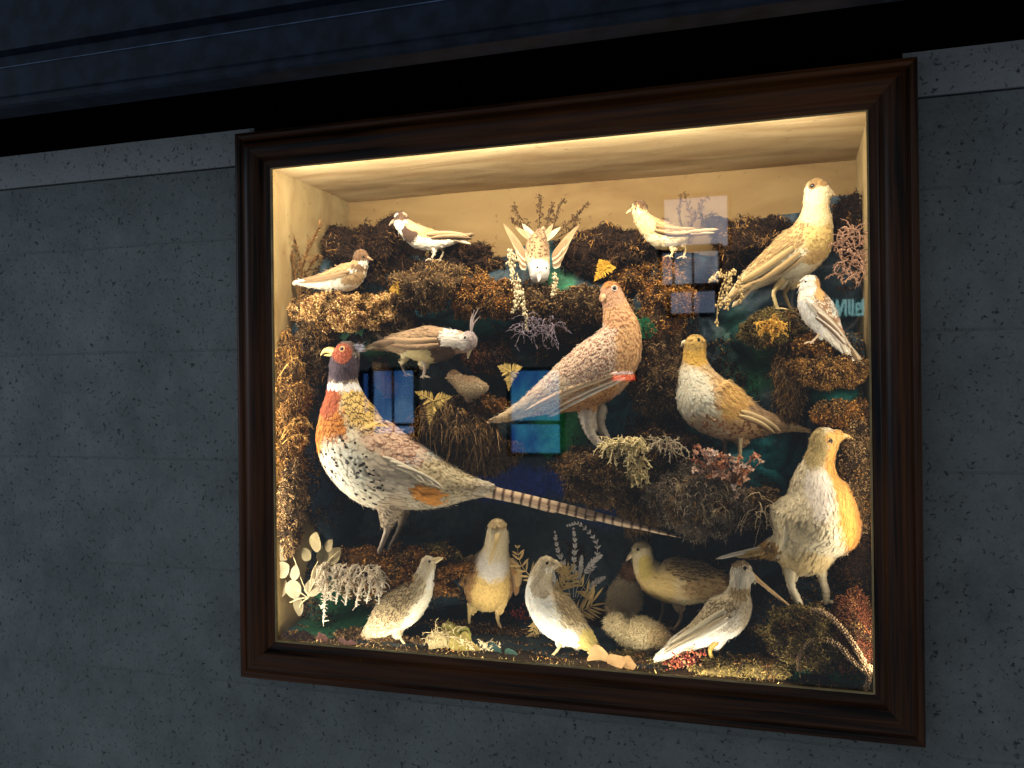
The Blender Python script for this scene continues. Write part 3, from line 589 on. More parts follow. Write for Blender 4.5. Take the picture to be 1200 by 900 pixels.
    def leg(b, pts, col, toes=0, tdir=1, tlen=12, dy=0, thigh=None, r=1.6, tr=1.1, ups=0):
        """pts px path (x,y,r); toes: world length px of the toes at the last point"""
        mb = MB(); P = []; R = []
        for q in pts:
            p = at(q[0], q[1], b.Y+dy+(q[3] if len(q) > 3 else 0)); P.append(p); R.append((q[2] if q[2] > 4.4 else q[2]*.84)*pix(p))
        P = np.array(P); R = np.array(R); A = catmull(np.column_stack([P, R]), 6); A[:, 3] *= 1+.10*np.sin(np.arange(len(A))*2.3)
        cc = lin(col)*np.ones((len(A), 1)); cc = cc*(.85+.3*rng.random((len(A), 1)))
        if thigh is not None: m_ = max(2, len(A)//3); cc[:m_] = lin(thigh)
        tube(mb, A[:, :3], np.maximum(A[:, 3], 2e-4), cc, 8)
        lo = mb.build('leg', M_horn, b.root)
        if toes:
            mb = MB(); e = P[-1]; s = pix(e)
            for ang, ln in ((-28, .9), (0, 1.), (28, .9), (180, .45)):
                a = math.radians(ang); d = np.array([tdir*math.cos(a), -math.sin(a)*1., 0.]); 
                pp_ = np.array([e+[0, 0, s*1.], e+d*s*tlen*ln*.35+[0, 0, s*1.3], e+d*s*tlen*ln*.75+[0, 0, s*.3+ups*s], e+d*s*tlen*ln+[0, 0, -s*.8+ups*s]])
                tube(mb, pp_, np.array([tr, tr*.9, tr*.75, tr*.25])*s, lin(col)*.9, 6, k=3)
            mb.build('foot', M_horn, lo)
        return lo
    def blades(b, name, L, off=.0022, mirror=True, curve=0., yend=None):
        """flight feathers: (x0,y0,x1,y1,halfwidth px,colour,edge colour,bow px)"""
        for m_ in ((0, 1) if mirror else (0,)):
            mb = MB()
            for q_, q in enumerate(L):
                x0, y0, x1, y1, w_, col, edge = q[:7]; bow = q[7] if len(q) > 7 else 0; K = 14; ts = np.linspace(0, 1, K)
                L2 = math.hypot(x1-x0, y1-y0); nx, ny = -(y1-y0)/L2, (x1-x0)/L2
                X = x0+(x1-x0)*ts+nx*bow*np.sin(np.pi*ts); Yp = y0+(y1-y0)*ts+ny*bow*np.sin(np.pi*ts); ys = []
                for x, y in zip(X, Yp):
                    h, _ = b.hit(x, y); ys.append(np.nan if h is None else min(h[1], b.Y-.002)-off)
                ys = np.array(ys)
                if np.isnan(ys).all(): ys[:] = b.Y-off*1.5
                gd = ~np.isnan(ys); last = np.where(gd)[0].max() if gd.any() else 0
                ye = (b.Y-off*1.3) if yend is None else b.Y+yend
                for i in range(K):
                    if np.isnan(ys[i]): ys[i] = ys[last]+(ye-ys[last])*((i-last)/(K-last)) if i > last else ys[np.where(gd)[0].min()]
                ys = np.convolve(np.pad(ys, 2, 'edge'), np.ones(5)/5, 'valid')-.0006*q_
                P = np.array([at(x, y, yy) for x, y, yy in zip(X, Yp, ys)])
                if m_: P[:, 1] = 2*b.Y-P[:, 1]
                T = unit(np.gradient(P, axis=0)); up = np.array([0, 1. if m_ else -1., 0]); B = unit(np.cross(T, up)); s = pix(P[0])
                wd = w_*s*np.interp(ts, [0, .15, .6, .88, 1], [.5, .9, 1, .75, .12])
                V = []; C = []
                for u in (-1, -.12, .12, 1):
                    V.append(P+B*(wd*u)[:, None]+up*((1-abs(u))*w_*s*.12)); c = lin(edge) if u in (-1,) else (lin(col)*.75 if abs(u) < .5 else lin(col)); C.append(np.tile(c, (K, 1))*(.9+.2*fbm(P, 400, 3))[:, None])
                V.append(P+B*(wd*0)[:, None]-up*.0004); C.append(np.tile(lin(col), (K, 1)))
                V = np.stack(V, 1); C = np.stack(C, 1); i = np.arange(K-1)*5
                F = np.concatenate([np.stack([i+k, i+k+1, i+k+6, i+k+5], 1) for k in range(3)]+[np.stack([i+3, i+4, i+9, i+8], 1), np.stack([i+4, i, i+5, i+9], 1)])
                mb.add(V.reshape(-1, 3), F, C.reshape(-1, 3))
            mb.build(name, M_feather, b.root)
def bar_fn(n, dark, light, k):
    return np.array([lin(dark) if (i//k) % 3 == 0 else lin(light) for i in range(n)])

LEGW = (214, 196, 160)
# 1 cock pheasant
ph = Bird('large cock pheasant with white neck ring, spotted flank and very long barred tail', 'pheasant', .125,
 [[(406,415,15.5),(404,428,17.5),(402,443,17.5),(403,460,22),(407,488,36),(416,518,47),(443,545,50),(480,557,42),(515,567,29),(545,571,16),(572,573,8)],
  [(402,418,14),(400,430,15)], [(458,575,22,-.01),(456,598,15,-.015),(453,612,8,-.015)]],
 (208,196,170), S('bar', (168,154,128), 6, 1.8, .10), [
  (486,532,50,22,34,(206,206,204),S('bar',(156,156,154),5,1.7)), (468,508,44,10,38,(206,196,176),S('scale',(120,110,92),7,2.2,.1)),
  (520,560,36,26,12,(214,198,160),S('bar',(158,140,104),6,1.7,.12)),
  (420,550,50,46,20,(232,222,196),S('plain',None,9,3.0,.08)),
  (455,510,44,26,32,(214,184,158),S('scale',(150,108,88),10,3.6,.14)),
  (450,560,30,22,30,(222,208,184),S('plain',None,12,3,.12)),
  (424,475,32,24,60,(222,188,112),S('scale',(64,48,32),6.5,2.1,.12)),
  (383,502,22,50,-8,(206,136,56),S('scale',(140,70,28),6,2.2,.08)),
  (382,468,17,22,10,(164,84,48),S('scale',(130,62,36),6,2.2,.08)),
  (375,545,16,30,-25,(214,140,30),S('spot',(50,30,18),8,2.6,.1)),
  (400,545,24,34,-20,(240,232,212),S('plain',None,8,2.6,.08)),
  (497,580,19,10,24,(222,150,60),S('plain',None,13,2.2,.16)),
  (456,602,20,22,0,(196,178,150),S('plain',None,8,1.6,.12)),
  (403,452,30,4.6,2,(246,244,238),S('plain',None,5,1.6,.08)),
  (402,430,32,18,0,(70,56,64),S('half',(92,84,104),4,1.3,.05)),
  (408,400,17,4,14,(170,160,150),S('plain',None,4,1.2,.05)),(404,407,16,6,0,(110,84,72),S('plain',None,3,1.1,.05)),
  (401,414,11,11,0,(158,84,58),S('plain',None,0,1))], vox=.0017, spots=(70, 408, 552, 52, 33, 42, 1.8, (34,28,24)))
# the scaled golden mantle feathers need their own small wattle and tufts
mb = MB(); h_, n_ = ph.hit(404, 415)
for q in range(260):
    a = rng.random()*6.28; rr = math.sqrt(rng.random()); x, y = 401+11.5*rr*math.cos(a), 414+12.5*rr*math.sin(a); p, n1 = ph.hit(x, y)
    if p is not None: ball(mb, p+n1*.0004, .0011*(.6+.6*rng.random()), lin((176,92,62))*(.7+.6*rng.random()), 6, 5)
mb.build('wattle', M_horn, ph.root)
ph.eye(401, 409, 2.4, (214,170,120))
ph.beak([(392,412,4.4),(386,410,3.8),(380,411.5,2.6),(376,416,.8)], (224,196,128)); ph.beak([(391,416,2.6),(385,416,1.8),(380,416.5,.7)], (200,170,104), 'lower_beak')
mb = MB(); pb = at(416, 406, .125)
strands(mb, np.array([at(417+rng.normal()*2, 408+rng.normal()*2, .118) for _ in range(160)]), np.tile([1., -.1, .15], (160, 1))+rng.normal(size=(160, 3))*.2, .015*(.6+.5*rng.random(160)), .0007*np.ones(160), np.tile(lin((190,190,206)), (160, 1)), .3, 0)
mb.build('ear_tuft', M_feather, ph.root)
ph.leg([(453,606,9),(454,620,4.6),(448,637,3.6),(439,660,3.4)], (176,160,142), 1, -1, 20, dy=-.015, thigh=(196,178,150), tr=2.3)
ph.leg([(474,600,7),(468,620,4),(458,640,3.4),(452,660,3.2)], (120,106,92), 1, -1, 20, dy=.035, thigh=(170,152,126), tr=2.3)
wl = [(448+i*8, 536+i*5, 498+i*11, 566+i*3.5, 4.4-.3*i, (206-4*i,194-4*i,170-4*i), (214,206,184), -3) for i in range(3)]
ph.blades('wing', wl, .003)
# long tail: barred plumes
mb = MB()
for k_, (x1, y1, w_, d0) in enumerate([(800,630,6.7,0),(745,619,6.4,.005),(700,610,6,-.005),(650,600,5,.008)]):
    K = 150; ts = np.linspace(0, 1, K); P = np.array([at(545+(x1-545)*t_, 570+(y1-570)*t_+5*math.sin(math.pi*t_)*-.4+k_*.4, .125+d0*t_) for t_ in ts]); T = unit(np.gradient(P, axis=0)); up = np.array([0, 1., 0]); B = unit(np.cross(T, up)); s = pix(P[0])
    wd = w_*s*np.interp(ts, [0, .1, .5, .9, 1], [.9, 1.1, .8, .35, .06]); Vv = []; Cc = []
    bars = (np.sin(ts*math.hypot(x1-545, y1-570)/11.*2*np.pi) > .62)[:, None]
    for u, o2 in ((-1, 0), (-.1, -.3), (.1, -.3), (1, 0), (0, .12)):
        Vv.append(P+B*(wd*u)[:, None]+up*(o2*w_*s)+up*.0008*(k_-3)); c = np.where(bars & (abs(u) > .05), lin((92,68,50)), lin((210,188,154)) if abs(u) > .5 else lin((196,166,138))); Cc.append(c*np.ones((K, 3)))
    Vv = np.stack(Vv, 1); Cc = np.stack(Cc, 1); i = np.arange(K-1)*5
    mb.add(Vv.reshape(-1, 3), np.concatenate([np.stack([i+a, i+b_, i+b_+5, i+a+5], 1) for a, b_ in ((0, 1), (1, 2), (2, 3), (3, 4), (4, 0))]), Cc.reshape(-1, 3))
mb.build('tail', M_feather, ph.root)

# 2 red grouse
g = Bird('red brown speckled grouse with white feathered foot standing upright in the middle', 'grouse', .15,
 [[(716,341,12),(719,352,13.5),(724,370,18),(727,388,24),(719,412,33),(700,434,37),(672,451,32),(645,464,22),(618,477,12),(596,487,7),(578,493,2.5)],
  [(712,345,9),(709,349,7)], [(688,466,15),(689,486,10),(692,500,8)]],
 (226,198,172), S('bar', (176,132,112), 3.8, 1.3, .1), [
  (650,445,60,26,-34,(230,212,184),S('bar',(190,152,126),4.2,1.4)),
  (690,412,34,44,30,(224,198,172),S('bar',(164,118,100),3.8,1.3)),
  (612,476,40,14,-30,(220,194,154),S('half',(176,144,104),9,2,.08)),
  (690,468,50,16,-32,(204,152,92),S('bar',(156,104,60),6,2)),
  (738,400,16,60,0,(220,174,122),S('bar',(184,136,92),5,1.8)),
  (722,368,18,16,0,(216,168,122),S('bar',(180,130,92),4.5,1.5)),
  (714,344,20,14,0,(214,170,134),S('half',(170,118,86),3.5,1.2,.05)),
  (716,331,14,6,0,(176,122,62),S('half',(130,78,50),3.5,1.2,.05)),
  (690,494,16,14,0,(214,204,190),S('plain',None,6,1.4,.12))], vox=.0017)
g.eye(720, 338, 2.6, (206,190,176)); g.beak([(711,345,5,-.004),(708,349,4.2,-.012),(706,353,1.2,-.016)], (196,164,120))
g.leg([(688,488,8),(689,500,6.5),(694,511,5.5),(703,521,4.5)], (206,196,180), 1, 1, 16, dy=-.012, tr=2.6, ups=.5)
g.leg([(704,480,8),(703,496,6),(708,508,5),(716,520,4.2)], (176,166,150), 1, 1, 14, dy=.03, tr=2.4)
g.blades('wing', [(724,437,616,481,4,(206,176,142),(222,200,168),3),(728,441,634,487,3.2,(196,166,132),(244,236,222),3),(733,443,642,489,2.6,(232,220,202),(246,240,228),2)], .0022)

# 3 partridge
p3 = Bird('partridge with pale breast, yellow head and barred back, facing left behind the pink flowers', 'partridge', .17,
 [[(815,404,12.5),(814,412,12.5),(814,425,15),(817,445,25),(828,468,35),(855,485,32),(882,494,21),(905,497,12),(925,500,6),(944,504,2)], [(866,500,14),(868,514,9)]],
 (210,180,132), S('half', (160,120,76), 7, 2.2), [
  (870,470,46,22,32,(212,180,128),S('streak',(160,116,70),8,2)),
  (855,470,24,22,20,(220,180,104),S('streak',(170,118,62),8,2.4)),
  (870,506,44,12,0,(176,142,100),S('bar',(110,70,40),7,2.6)),
  (900,488,26,10,30,(170,140,104),S('streak',(120,90,60),8,2)),
  (812,465,26,40,-25,(232,224,200),S('plain',None,5,1.8,.06)),
  (830,498,24,12,20,(200,180,146),S('bar',(160,110,70),7,2.4)),
  (816,412,18,16,0,(222,178,84),S('plain',None,4,1.3,.05)),
  (813,401,16,9,0,(206,172,96),S('half',(170,130,66),4,1.3,.05))])
p3.eye(819, 398, 2.0); p3.beak([(805,402,4.2),(801,402,3),(798.5,406,.8)], (220,206,170))
p3.leg([(866,506,8),(867,518,4),(867,530,3),(866,538,2.8)], (196,180,140), 1, -1, 12, dy=-.01, thigh=(190,170,130)); p3.leg([(848,508,7),(849,520,3.5),(850,534,3)], (120,110,90), 1, -1, 12, dy=.03)
p3.blades('wing', [(868,482,915,506,3.6,(208,176,124),(224,200,150),-3),(866,487,908,508,3,(206,172,120),(226,206,158),-3)], .003)

# 4 yellow throated bird (sand grouse like)
g4 = Bird('big sand coloured bird with orange yellow throat and thin tail spike at the right', 'game bird', .10,
 [[(966,517,16.5),(963,530,16),(959,545,19),(957,562,28),(960,584,41),(957,606,51),(951,620,50),(944,636,38)], [(925,640,22),(900,644,11),(884,648,5),(876,650,2)], [(928,655,16),(928,674,8)], [(962,650,14),(962,668,7)],[(972,514,13),(981,511,8)]],
 (220,208,176), S('plain', None, 7, 2.0, .06), [
  (930,600,40,60,30,(216,204,172),S('bar',(196,180,146),6,1.9,.06)),
  (925,625,26,24,0,(212,198,162),S('half',(190,172,132),8,2.4,.08)),
  (1000,606,18,52,-10,(210,148,68),S('half',(186,126,54),5,1.6,.07)),
  (985,560,18,42,-20,(212,160,80),S('bar',(196,140,70),5,1.6,.05)),
  (960,575,16,34,-12,(220,210,196),S('plain',None,6,1.6,.05)),
  (940,660,44,14,0,(190,168,120),S('plain',None,8,2.4,.1)),
  (890,645,26,12,0,(160,124,60),S('bar',(110,80,40),8,2,.08)),
  (955,522,16,28,0,(176,156,104),S('half',(140,120,76),4,1.4,.05)),
  (980,514,12,12,0,(210,164,92),S('plain',None,4,1.3,.04))], vox=.0018)
g4.eye(973, 517, 2.4, (150,130,90)); g4.beak([(984,511,4.6),(991,511.5,3.4),(997,513,2.0),(1001,516,.6)], (206,168,100))
g4.leg([(927,668,8),(927,686,5),(933,700,5),(941,716,4)], (200,188,158), 1, 1, 22, dy=-.012, thigh=(206,192,156), tr=2.2); g4.leg([(962,664,8),(964,680,5),(968,693,4.5),(968,706,4)], (190,176,146), 1, 1, 14, dy=.03, thigh=(200,184,150), tr=2)
g4.blades('tail', [(892,642,839,655,2.6,(214,204,186),(226,218,200),0),(896,646,862,652,4,(176,146,86),(200,170,110),0)], .001, mirror=False)
g4.blades('wing', [(922,616,908,656,5,(214,202,170),(224,214,186),-6)], .0015)

# 5 quail, left
q5 = Bird('streaked buff quail at the lower left with its head raised, facing right', 'quail', .095,
 [[(502,660,9),(500,668,10.5),(496,680,14),(487,695,20),(472,710,24),(454,724,20),(438,738,12),(422,752,4)], [(468,728,9),(466,742,6)]],
 (206,192,156), S('streak', (100,80,50), 7, 1.9, .12), [
  (496,716,12,46,32,(232,224,200),S('plain',None,5,1.5,.06)), (470,745,24,10,-10,(214,200,166),S('plain',None,6,1.5)),
  (462,708,34,16,-52,(190,170,128),S('scale',(84,66,42),9,2.4,.14)), (502,664,13,14,0,(216,204,176),S('half',(170,150,110),4,1.2,.05)), (507,678,6,14,20,(236,230,212),S('plain',None,4,1.2,.05))], vox=.0014)
q5.eye(503, 658, 1.8); q5.beak([(510,657,3.6),(515,655,2.4),(519,654,.8)], (216,196,150))
q5.leg([(466,738,5),(469,747,2.2),(476,757,2)], (206,184,140), 1, 1, 13, dy=-.008); q5.leg([(456,738,4),(458,747,2.2),(462,757,2)], (190,168,126), 1, 1, 12, dy=.02)

# 6 wader facing the viewer
w6 = Bird('yellow breasted wader facing the viewer with its long bill held down on its chest', 'wader', .16,
 [[(583,619,11.5,-.035,1),(583,628,13,-.032,1.05),(581,646,15.5,-.018,1),(577,662,24,-.005,1),(574,676,30.5,.012,1.),(573,688,27,.03,1.1),(574,692,16,.075,1.1),(575,696,6,.11,1)],[(556,700,8,.01),(553,714,4.5,.01)],[(588,700,8,.01),(585,714,4.5,.01)]],
 (216,190,128), S('half', (200,166,100), 6, 2.2, .05), [
  (573,690,30,26,0,(224,190,116),S('bar',(206,172,104),6,2.2,.05)), (578,660,20,20,0,(222,214,200),S('plain',None,5,1.8,.05)), (583,632,17,26,0,(220,206,172),S('half',(190,168,126),4,1.3,.05)),
  (583,612,14,8,0,(196,174,130),S('half',(150,124,84),4,1.3,.05)), (545,682,12,34,12,(186,142,84),S('scale',(140,100,56),8,2.6,.1)), (605,680,8,34,0,(176,136,84),S('scale',(140,100,56),8,2.6,.1))], vox=.0015)
w6.eye(594, 619, 1.9, both=False); w6.eye(571, 620, 1.9, both=False)
w6.beak([(583,627,4.2,-.05),(581,636,2.8,-.062),(577,648,2.2,-.060),(573,661,1.2,-.052)], (190,166,112))
w6.leg([(553,708,5,.01),(550,722,2.6,.01),(551,737,2.1,.01),(553,749,2,.01)], (206,180,120), 1, 1, 13); w6.leg([(585,708,5.5,.01),(583,724,2.8,.01),(588,740,2.2,.01),(592,754,2,.01)], (206,176,120), 1, 1, 13)
for sgn, L_ in ((0, [(556,652,541,694,8,(196,158,96),(226,200,150),5),(552,664,541,700,6,(176,132,74),(150,110,60),4)]), (1, [(598,655,606,688,6,(190,156,100),(216,190,140),-4),(600,664,604,698,5,(166,126,76),(140,104,60),-3)])):
    w6.blades('wing', L_, .003, mirror=False, yend=.02)

# 7 quail, centre
q7 = Bird('white breasted quail in the bottom centre looking back over its shoulder to the right', 'quail', .10,
 [[(640,662,10.5),(636,670,12),(633,684,15.5),(637,702,22),(651,720,26),(668,736,22),(684,748,14),(696,758,7),(702,765,3)], [(655,738,10),(656,752,6)], [(674,742,9),(675,756,5)],[(644,661,8),(650,661,5.5)]],
 (214,200,164), S('streak', (130,110,76), 6, 1.5, .12), [
  (668,706,36,17,48,(180,160,118),S('streak',(80,60,36),7,2.1,.14)), (628,712,22,40,-28,(240,236,222),S('plain',None,5,1.8,.05)), (652,745,28,14,20,(240,234,214),S('plain',None,5,1.8,.06)),
  (690,752,14,16,0,(206,186,110),S('plain',None,6,1.6)), (640,668,15,15,0,(206,192,160),S('half',(150,132,100),4,1.2,.05)), (634,688,12,12,0,(196,182,156),S('spot',(110,92,66),4,1.4,.07)), (646,668,8,4,0,(232,224,204),None)], vox=.0014)
q7.eye(641, 660, 1.8); q7.beak([(650,660,3.6),(655,661,2.4),(658,664,.8)], (180,160,120))
q7.leg([(655,748,5),(656,757,2.4),(648,768,2.2),(643,775,2)], (210,184,130), 1, -1, 12, dy=-.008); q7.leg([(674,750,5),(676,758,2.4),(672,769,2.2),(668,777,2)], (206,180,128), 1, -1, 12, dy=.018)

# 8 landrail
r8 = Bird('plump buff landrail with dark spotted back standing behind the snipe, facing left', 'rail', .20,
 [[(752,646,12),(753,652,12),(757,665,15),(770,678,22),(795,681,27),(820,682,24),(842,683,15),(856,682,7)], [(793,695,12),(795,712,5.5)]],
 (236,212,160), S('plain', None, 6, 2, .06), [
  (815,668,40,15,6,(196,164,110),S('streak',(60,40,24),9,2.9,.12)), (830,690,36,14,0,(204,170,116),S('bar',(164,130,84),6,2,.08)), (856,680,10,14,0,(130,100,64),S('streak',(80,58,36),7,2)),
  (765,690,26,24,0,(222,192,124),S('plain',None,5,1.8,.05)), (752,648,15,15,0,(222,204,160),S('plain',None,4,1.3,.04)), (756,664,8,14,0,(222,196,112),S('plain',None,4,1.3,.04))], vox=.0015)
r8.eye(748, 644, 2, (170,150,110)); r8.beak([(743,648,4),(738,652,2.8),(734,657,.8)], (206,180,140))
r8.leg([(795,704,5),(798,717,2.8),(797,727,2.4),(790,738,2.2)], (180,150,110), 1, -1, 13, dy=-.008); r8.leg([(775,700,4),(777,708,2.4),(775,722,2.2),(770,736,2)], (130,108,80), 1, -1, 12, dy=.02)

# 9 snipe
s9 = Bird('pale snipe with very long straight bill and yellow legs, standing in front of the landrail', 'snipe', .085,
 [[(869,669,12.5),(868,678,12),(866,692,13),(861,708,21),(849,722,25),(828,738,19),(806,751,12),(788,761,8),(773,770,5)], [(845,742,11),(840,756,6)],[(873,672,10),(880,677,6)]],
 (206,196,172), S('half', (160,144,112), 7, 2.2, .1), [
  (832,724,44,16,-38,(190,174,138),S('scale',(96,76,50),8,2.6,.12)), (868,694,12,10,0,(176,154,112),S('streak',(96,76,50),5,1.6)), (845,735,30,12,-28,(222,214,196),S('half',(150,134,104),8,2.2)),
  (880,722,10,24,0,(196,182,152),S('spot',(130,110,80),6,1.8)), (845,752,30,12,-15,(226,220,208),S('plain',None,6,1.6)), (785,762,20,9,-36,(228,220,200),S('plain',None,8,1.8,.05)), (869,676,14,13,0,(214,206,188),S('half',(180,166,138),4,1.2,.05)), (868,659,12,5,0,(150,130,98),S('streak',(90,72,50),4,1.2,.05))], vox=.0014)
s9.eye(873, 666, 2.6, (170,156,126)); s9.beak([(881,674,3.6),(892,683,2.5),(910,698,2.1),(930,714,1.4)], (206,170,120))
s9.leg([(838,752,4.5),(832,762,3.2),(836,774,2.8),(841,788,2.6)], (176,146,60), 1, 1, 14, dy=-.01, tr=1.6); s9.leg([(848,752,4),(844,764,2.8),(846,776,2.4),(850,786,2.2)], (120,98,48), 1, 1, 12, dy=.02)
s9.blades('wing', [(850,715,780,757,5,(196,184,156),(226,218,198),-2),(852,722,778,763,4,(176,160,128),(232,224,206),-2),(852,728,776,768,3.5,(222,212,190),(240,234,220),-2)], .003)

# 10-11 floor chicks
c10 = Bird('fluffy cream chick lying on the floor between the quail and the snipe', 'chick', .13, [[(720,731,10.5),(726,734,9.5),(736,742,13),(752,744,19),(768,745,13),(782,750,6)],[(738,754,6),(740,764,3)]], (240,222,176), None, [(775,747,16,14,0,(222,196,146),None)], vox=.0015, fluff=5.5)
c10.eye(717, 729, 1.7); c10.beak([(712,733,3),(708,735,2),(705,737,.6)], (180,150,100)); c10.leg([(738,756,2.5),(742,764,1.6),(746,770,1.5)], (206,180,130), 1, 1, 9, dy=-.01)
c11 = Bird('shaded fluffy chick with brown head standing behind the landrail breast', 'chick', .215, [[(740,668,9),(738,676,10),(735,690,15),(731,702,19),(724,710,12)],[(733,712,6),(735,722,3)]], (240,220,178), None, [(740,668,14,14,0,(140,100,66),None)], vox=.0016, fluff=5)
c11.eye(734, 667, 1.4); c11.beak([(731,670,2.4),(728,672,.7)], (150,120,80)); c11.leg([(733,716,2.5),(735,724,1.6),(737,732,1.5)], (170,146,106), 1, 1, 9)

# 12 lapwing
l12 = Bird('brown backed crested lapwing with white collar leaning down to the right', 'lapwing', .15,
 [[(549,399,11),(545,401,12),(534,401,14.5),(520,403,19),(502,404,22),(482,403,17),(462,402,11),(445,405,6),(433,407,3)], [(497,416,9),(498,428,5)],[(478,414,7),(473,424,3)]],
 (160,134,104), S('half', (116,94,72), 7, 2.2, .07), [
  (488,395,44,18,0,(166,138,104),S('half',(124,100,78),8,2.4,.08)), (482,417,52,13,7,(232,218,174),S('plain',None,6,1.8,.05)), (505,418,26,9,12,(222,206,150),S('plain',None,6,1.8,.05)), (450,407,26,10,5,(160,136,104),S('plain',None,7,1.6,.08)),
  (517,409,12,17,-30,(92,68,50),S('plain',None,6,2,.05)), (529,396,12,15,15,(226,218,206),S('plain',None,5,1.6,.05)), (521,415,13,9,-20,(84,62,46),S('plain',None,5,1.6,.05)), (552,399,9,15,0,(166,152,150),S('plain',None,4,1.2,.04)), (543,400,6,9,0,(224,216,206),S('plain',None,4,1.2,.04))], vox=.0014)
l12.eye(545, 396, 2, (206,200,190)); l12.beak([(550,408,3.6),(549,414,2.2),(548,420,.8)], (206,190,150))
mb = MB()
for (x1, y1) in ((561,361),(556,363),(553,368),(563,370)):
    tube(mb, np.array([at(552,390,.15), at(551+(x1-552)*.4, 390+(y1-390)*.55, .15), at(x1, y1, .15)]), np.array([.0022,.0016,.0004]), lin((150,136,134)), 5, .4, k=5)
mb.build('crest', M_feather, l12.root)
l12.blades('tail', [(452,402,423,412,1.6,(206,190,156),(216,204,176),0),(450,399,440,391,2,(90,72,54),(110,90,66),0),(462,400,436,404,4,(130,104,78),(160,136,106),0)], .001, mirror=False)
l12.leg([(497,422,4.5),(498,430,2.6),(496,442,2)], (206,190,170), 1, 1, 9, dy=-.008); l12.leg([(473,420,3.5),(470,426,2),(476,440,1.8)], (190,172,150), 1, 1, 9, dy=.02)
l12.blades('wing', [(512,398,452,397,4.5,(166,138,104),(186,160,128),-3),(514,404,458,404,3.6,(146,118,88),(126,100,74),-3)], .0025)

# 13-14 small chicks
c13 = Bird('small grey brown downy chick crouching on the moss shelf in the middle', 'chick', .15, [[(532,441,6.6),(537,446,6.8),(547,452,10.5),(557,454,10.5),(566,454,5)],[(548,462,4),(549,468,2)]], (206,182,146), None, [(552,456,14,6,0,(222,202,166),None),(548,443,10,3,0,(180,152,118),None),(533,437,6,2.5,0,(150,120,90),None)], vox=.0013, fluff=2.6)
c13.eye(531, 442, 1.3); c13.beak([(526,443,1.8),(522,443,.6)], (196,172,130)); c13.leg([(548,464,2),(549,470,1.3)], (176,150,110), 1, 1, 7)
c14 = Bird('tiny brown chick peeping out beneath the tail of the crested lapwing', 'chick', .25, [[(446,428,8),(447,433,9),(451,444,11),(456,454,9)]], (120,84,50), None, [(442,428,5,5,0,(206,176,130),None),(446,422,8,4,0,(70,44,26),None)], vox=.0016, fluff=3)
c14.eye(444, 431, 1.2); c14.beak([(438,431,1.8),(435,432,.6)], (150,120,80)); c14.leg([(452,456,2),(453,466,1.3)], (120,96,70), 1, 1, 7)

# 15-16 ringed plovers
def rp_regions(*a): return list(a)
r15 = Bird('small brown backed plover sitting on the straw coloured cushion at the upper left', 'plover', .13,
 [[(423,301,9),(422,307,9.5),(418,316,13),(408,324,16.5),(393,328,14),(375,330,9),(358,331,5),(347,331,2.5)]],
 (226,218,198), S('plain', None, 5, 1.8, .05), [
  (396,313,36,7,-16,(170,138,94),S('half',(140,110,72),7,2.2,.09)), (370,325,24,3,0,(140,112,76),S('half',(110,88,60),7,2,.06)), (415,325,14,7,-20,(186,156,112),S('half',(150,120,84),6,2)),
  (423,313,12,3.5,8,(112,86,60),S('plain',None,4,1.5,.05)), (421,298,14,7,0,(112,84,58),S('plain',None,3.5,1.2,.04)), (427,307,7,3,0,(230,222,208),S('plain',None,3.5,1.2,.04))], vox=.0013)
r15.eye(426, 301, 1.6); r15.beak([(430,302,2.8),(434,304,1.8),(437,305,.6)], (140,110,80)); 
r15.blades('wing', [(410,318,356,328,3.4,(150,120,82),(176,146,104),-2),(406,322,350,331,2,(130,104,70),(206,190,160),-2)], .002)
r16 = Bird('small plover with dark breast band standing on the brown moss dome, facing left', 'plover', .205,
 [[(470,256,8.5),(471,261,9),(477,268,10.5),(488,276,13),(503,281,13),(520,281,9),(536,278,5.5),(550,276,2.5)], [(507,288,5),(508,294,3)]],
 (228,220,200), S('plain', None, 5, 1.8, .05), [
  (508,273,34,7,7,(176,144,98),S('half',(140,110,72),7,2.2,.09)), (535,276,22,4,-3,(140,110,74),S('half',(100,78,52),7,2,.06)), (479,272,8,12,-12,(70,50,38),S('plain',None,4,1.5,.05)), (484,262,9,8,30,(186,156,112),S('plain',None,4,1.4)),
  (469,252,12,6.5,0,(84,62,44),S('plain',None,3,1.1,.03)), (463,250,3,2.5,0,(220,210,190),S('plain',None,3,1.1,.03)), (465,261,8,3,0,(232,224,210),S('plain',None,3,1.1,.03)), (475,250,3,2,25,(180,150,120),None)], vox=.0013)
r16.eye(466, 254.5, 1.5); r16.beak([(462,259,2.8),(459,261,2),(456,264,.6)], (150,130,110))
r16.leg([(507,290,3),(509,296,1.6),(505,305,1.5)], (220,200,170), 1, -1, 7, dy=-.006); r16.leg([(514,288,3),(519,295,1.6),(515,306,1.5)], (216,196,160), 1, -1, 7, dy=.012)
r16.blades('wing', [(500,275,548,277,3.5,(150,120,82),(190,160,118),-2),(505,279,552,279,2.6,(110,86,58),(170,146,112),-2)], .002)
r16.blades('tail', [(535,278,556,274,2.4,(130,104,72),(160,132,96),0),(532,281,552,286,1.8,(200,180,146),(220,206,180),0)], .001, mirror=False)

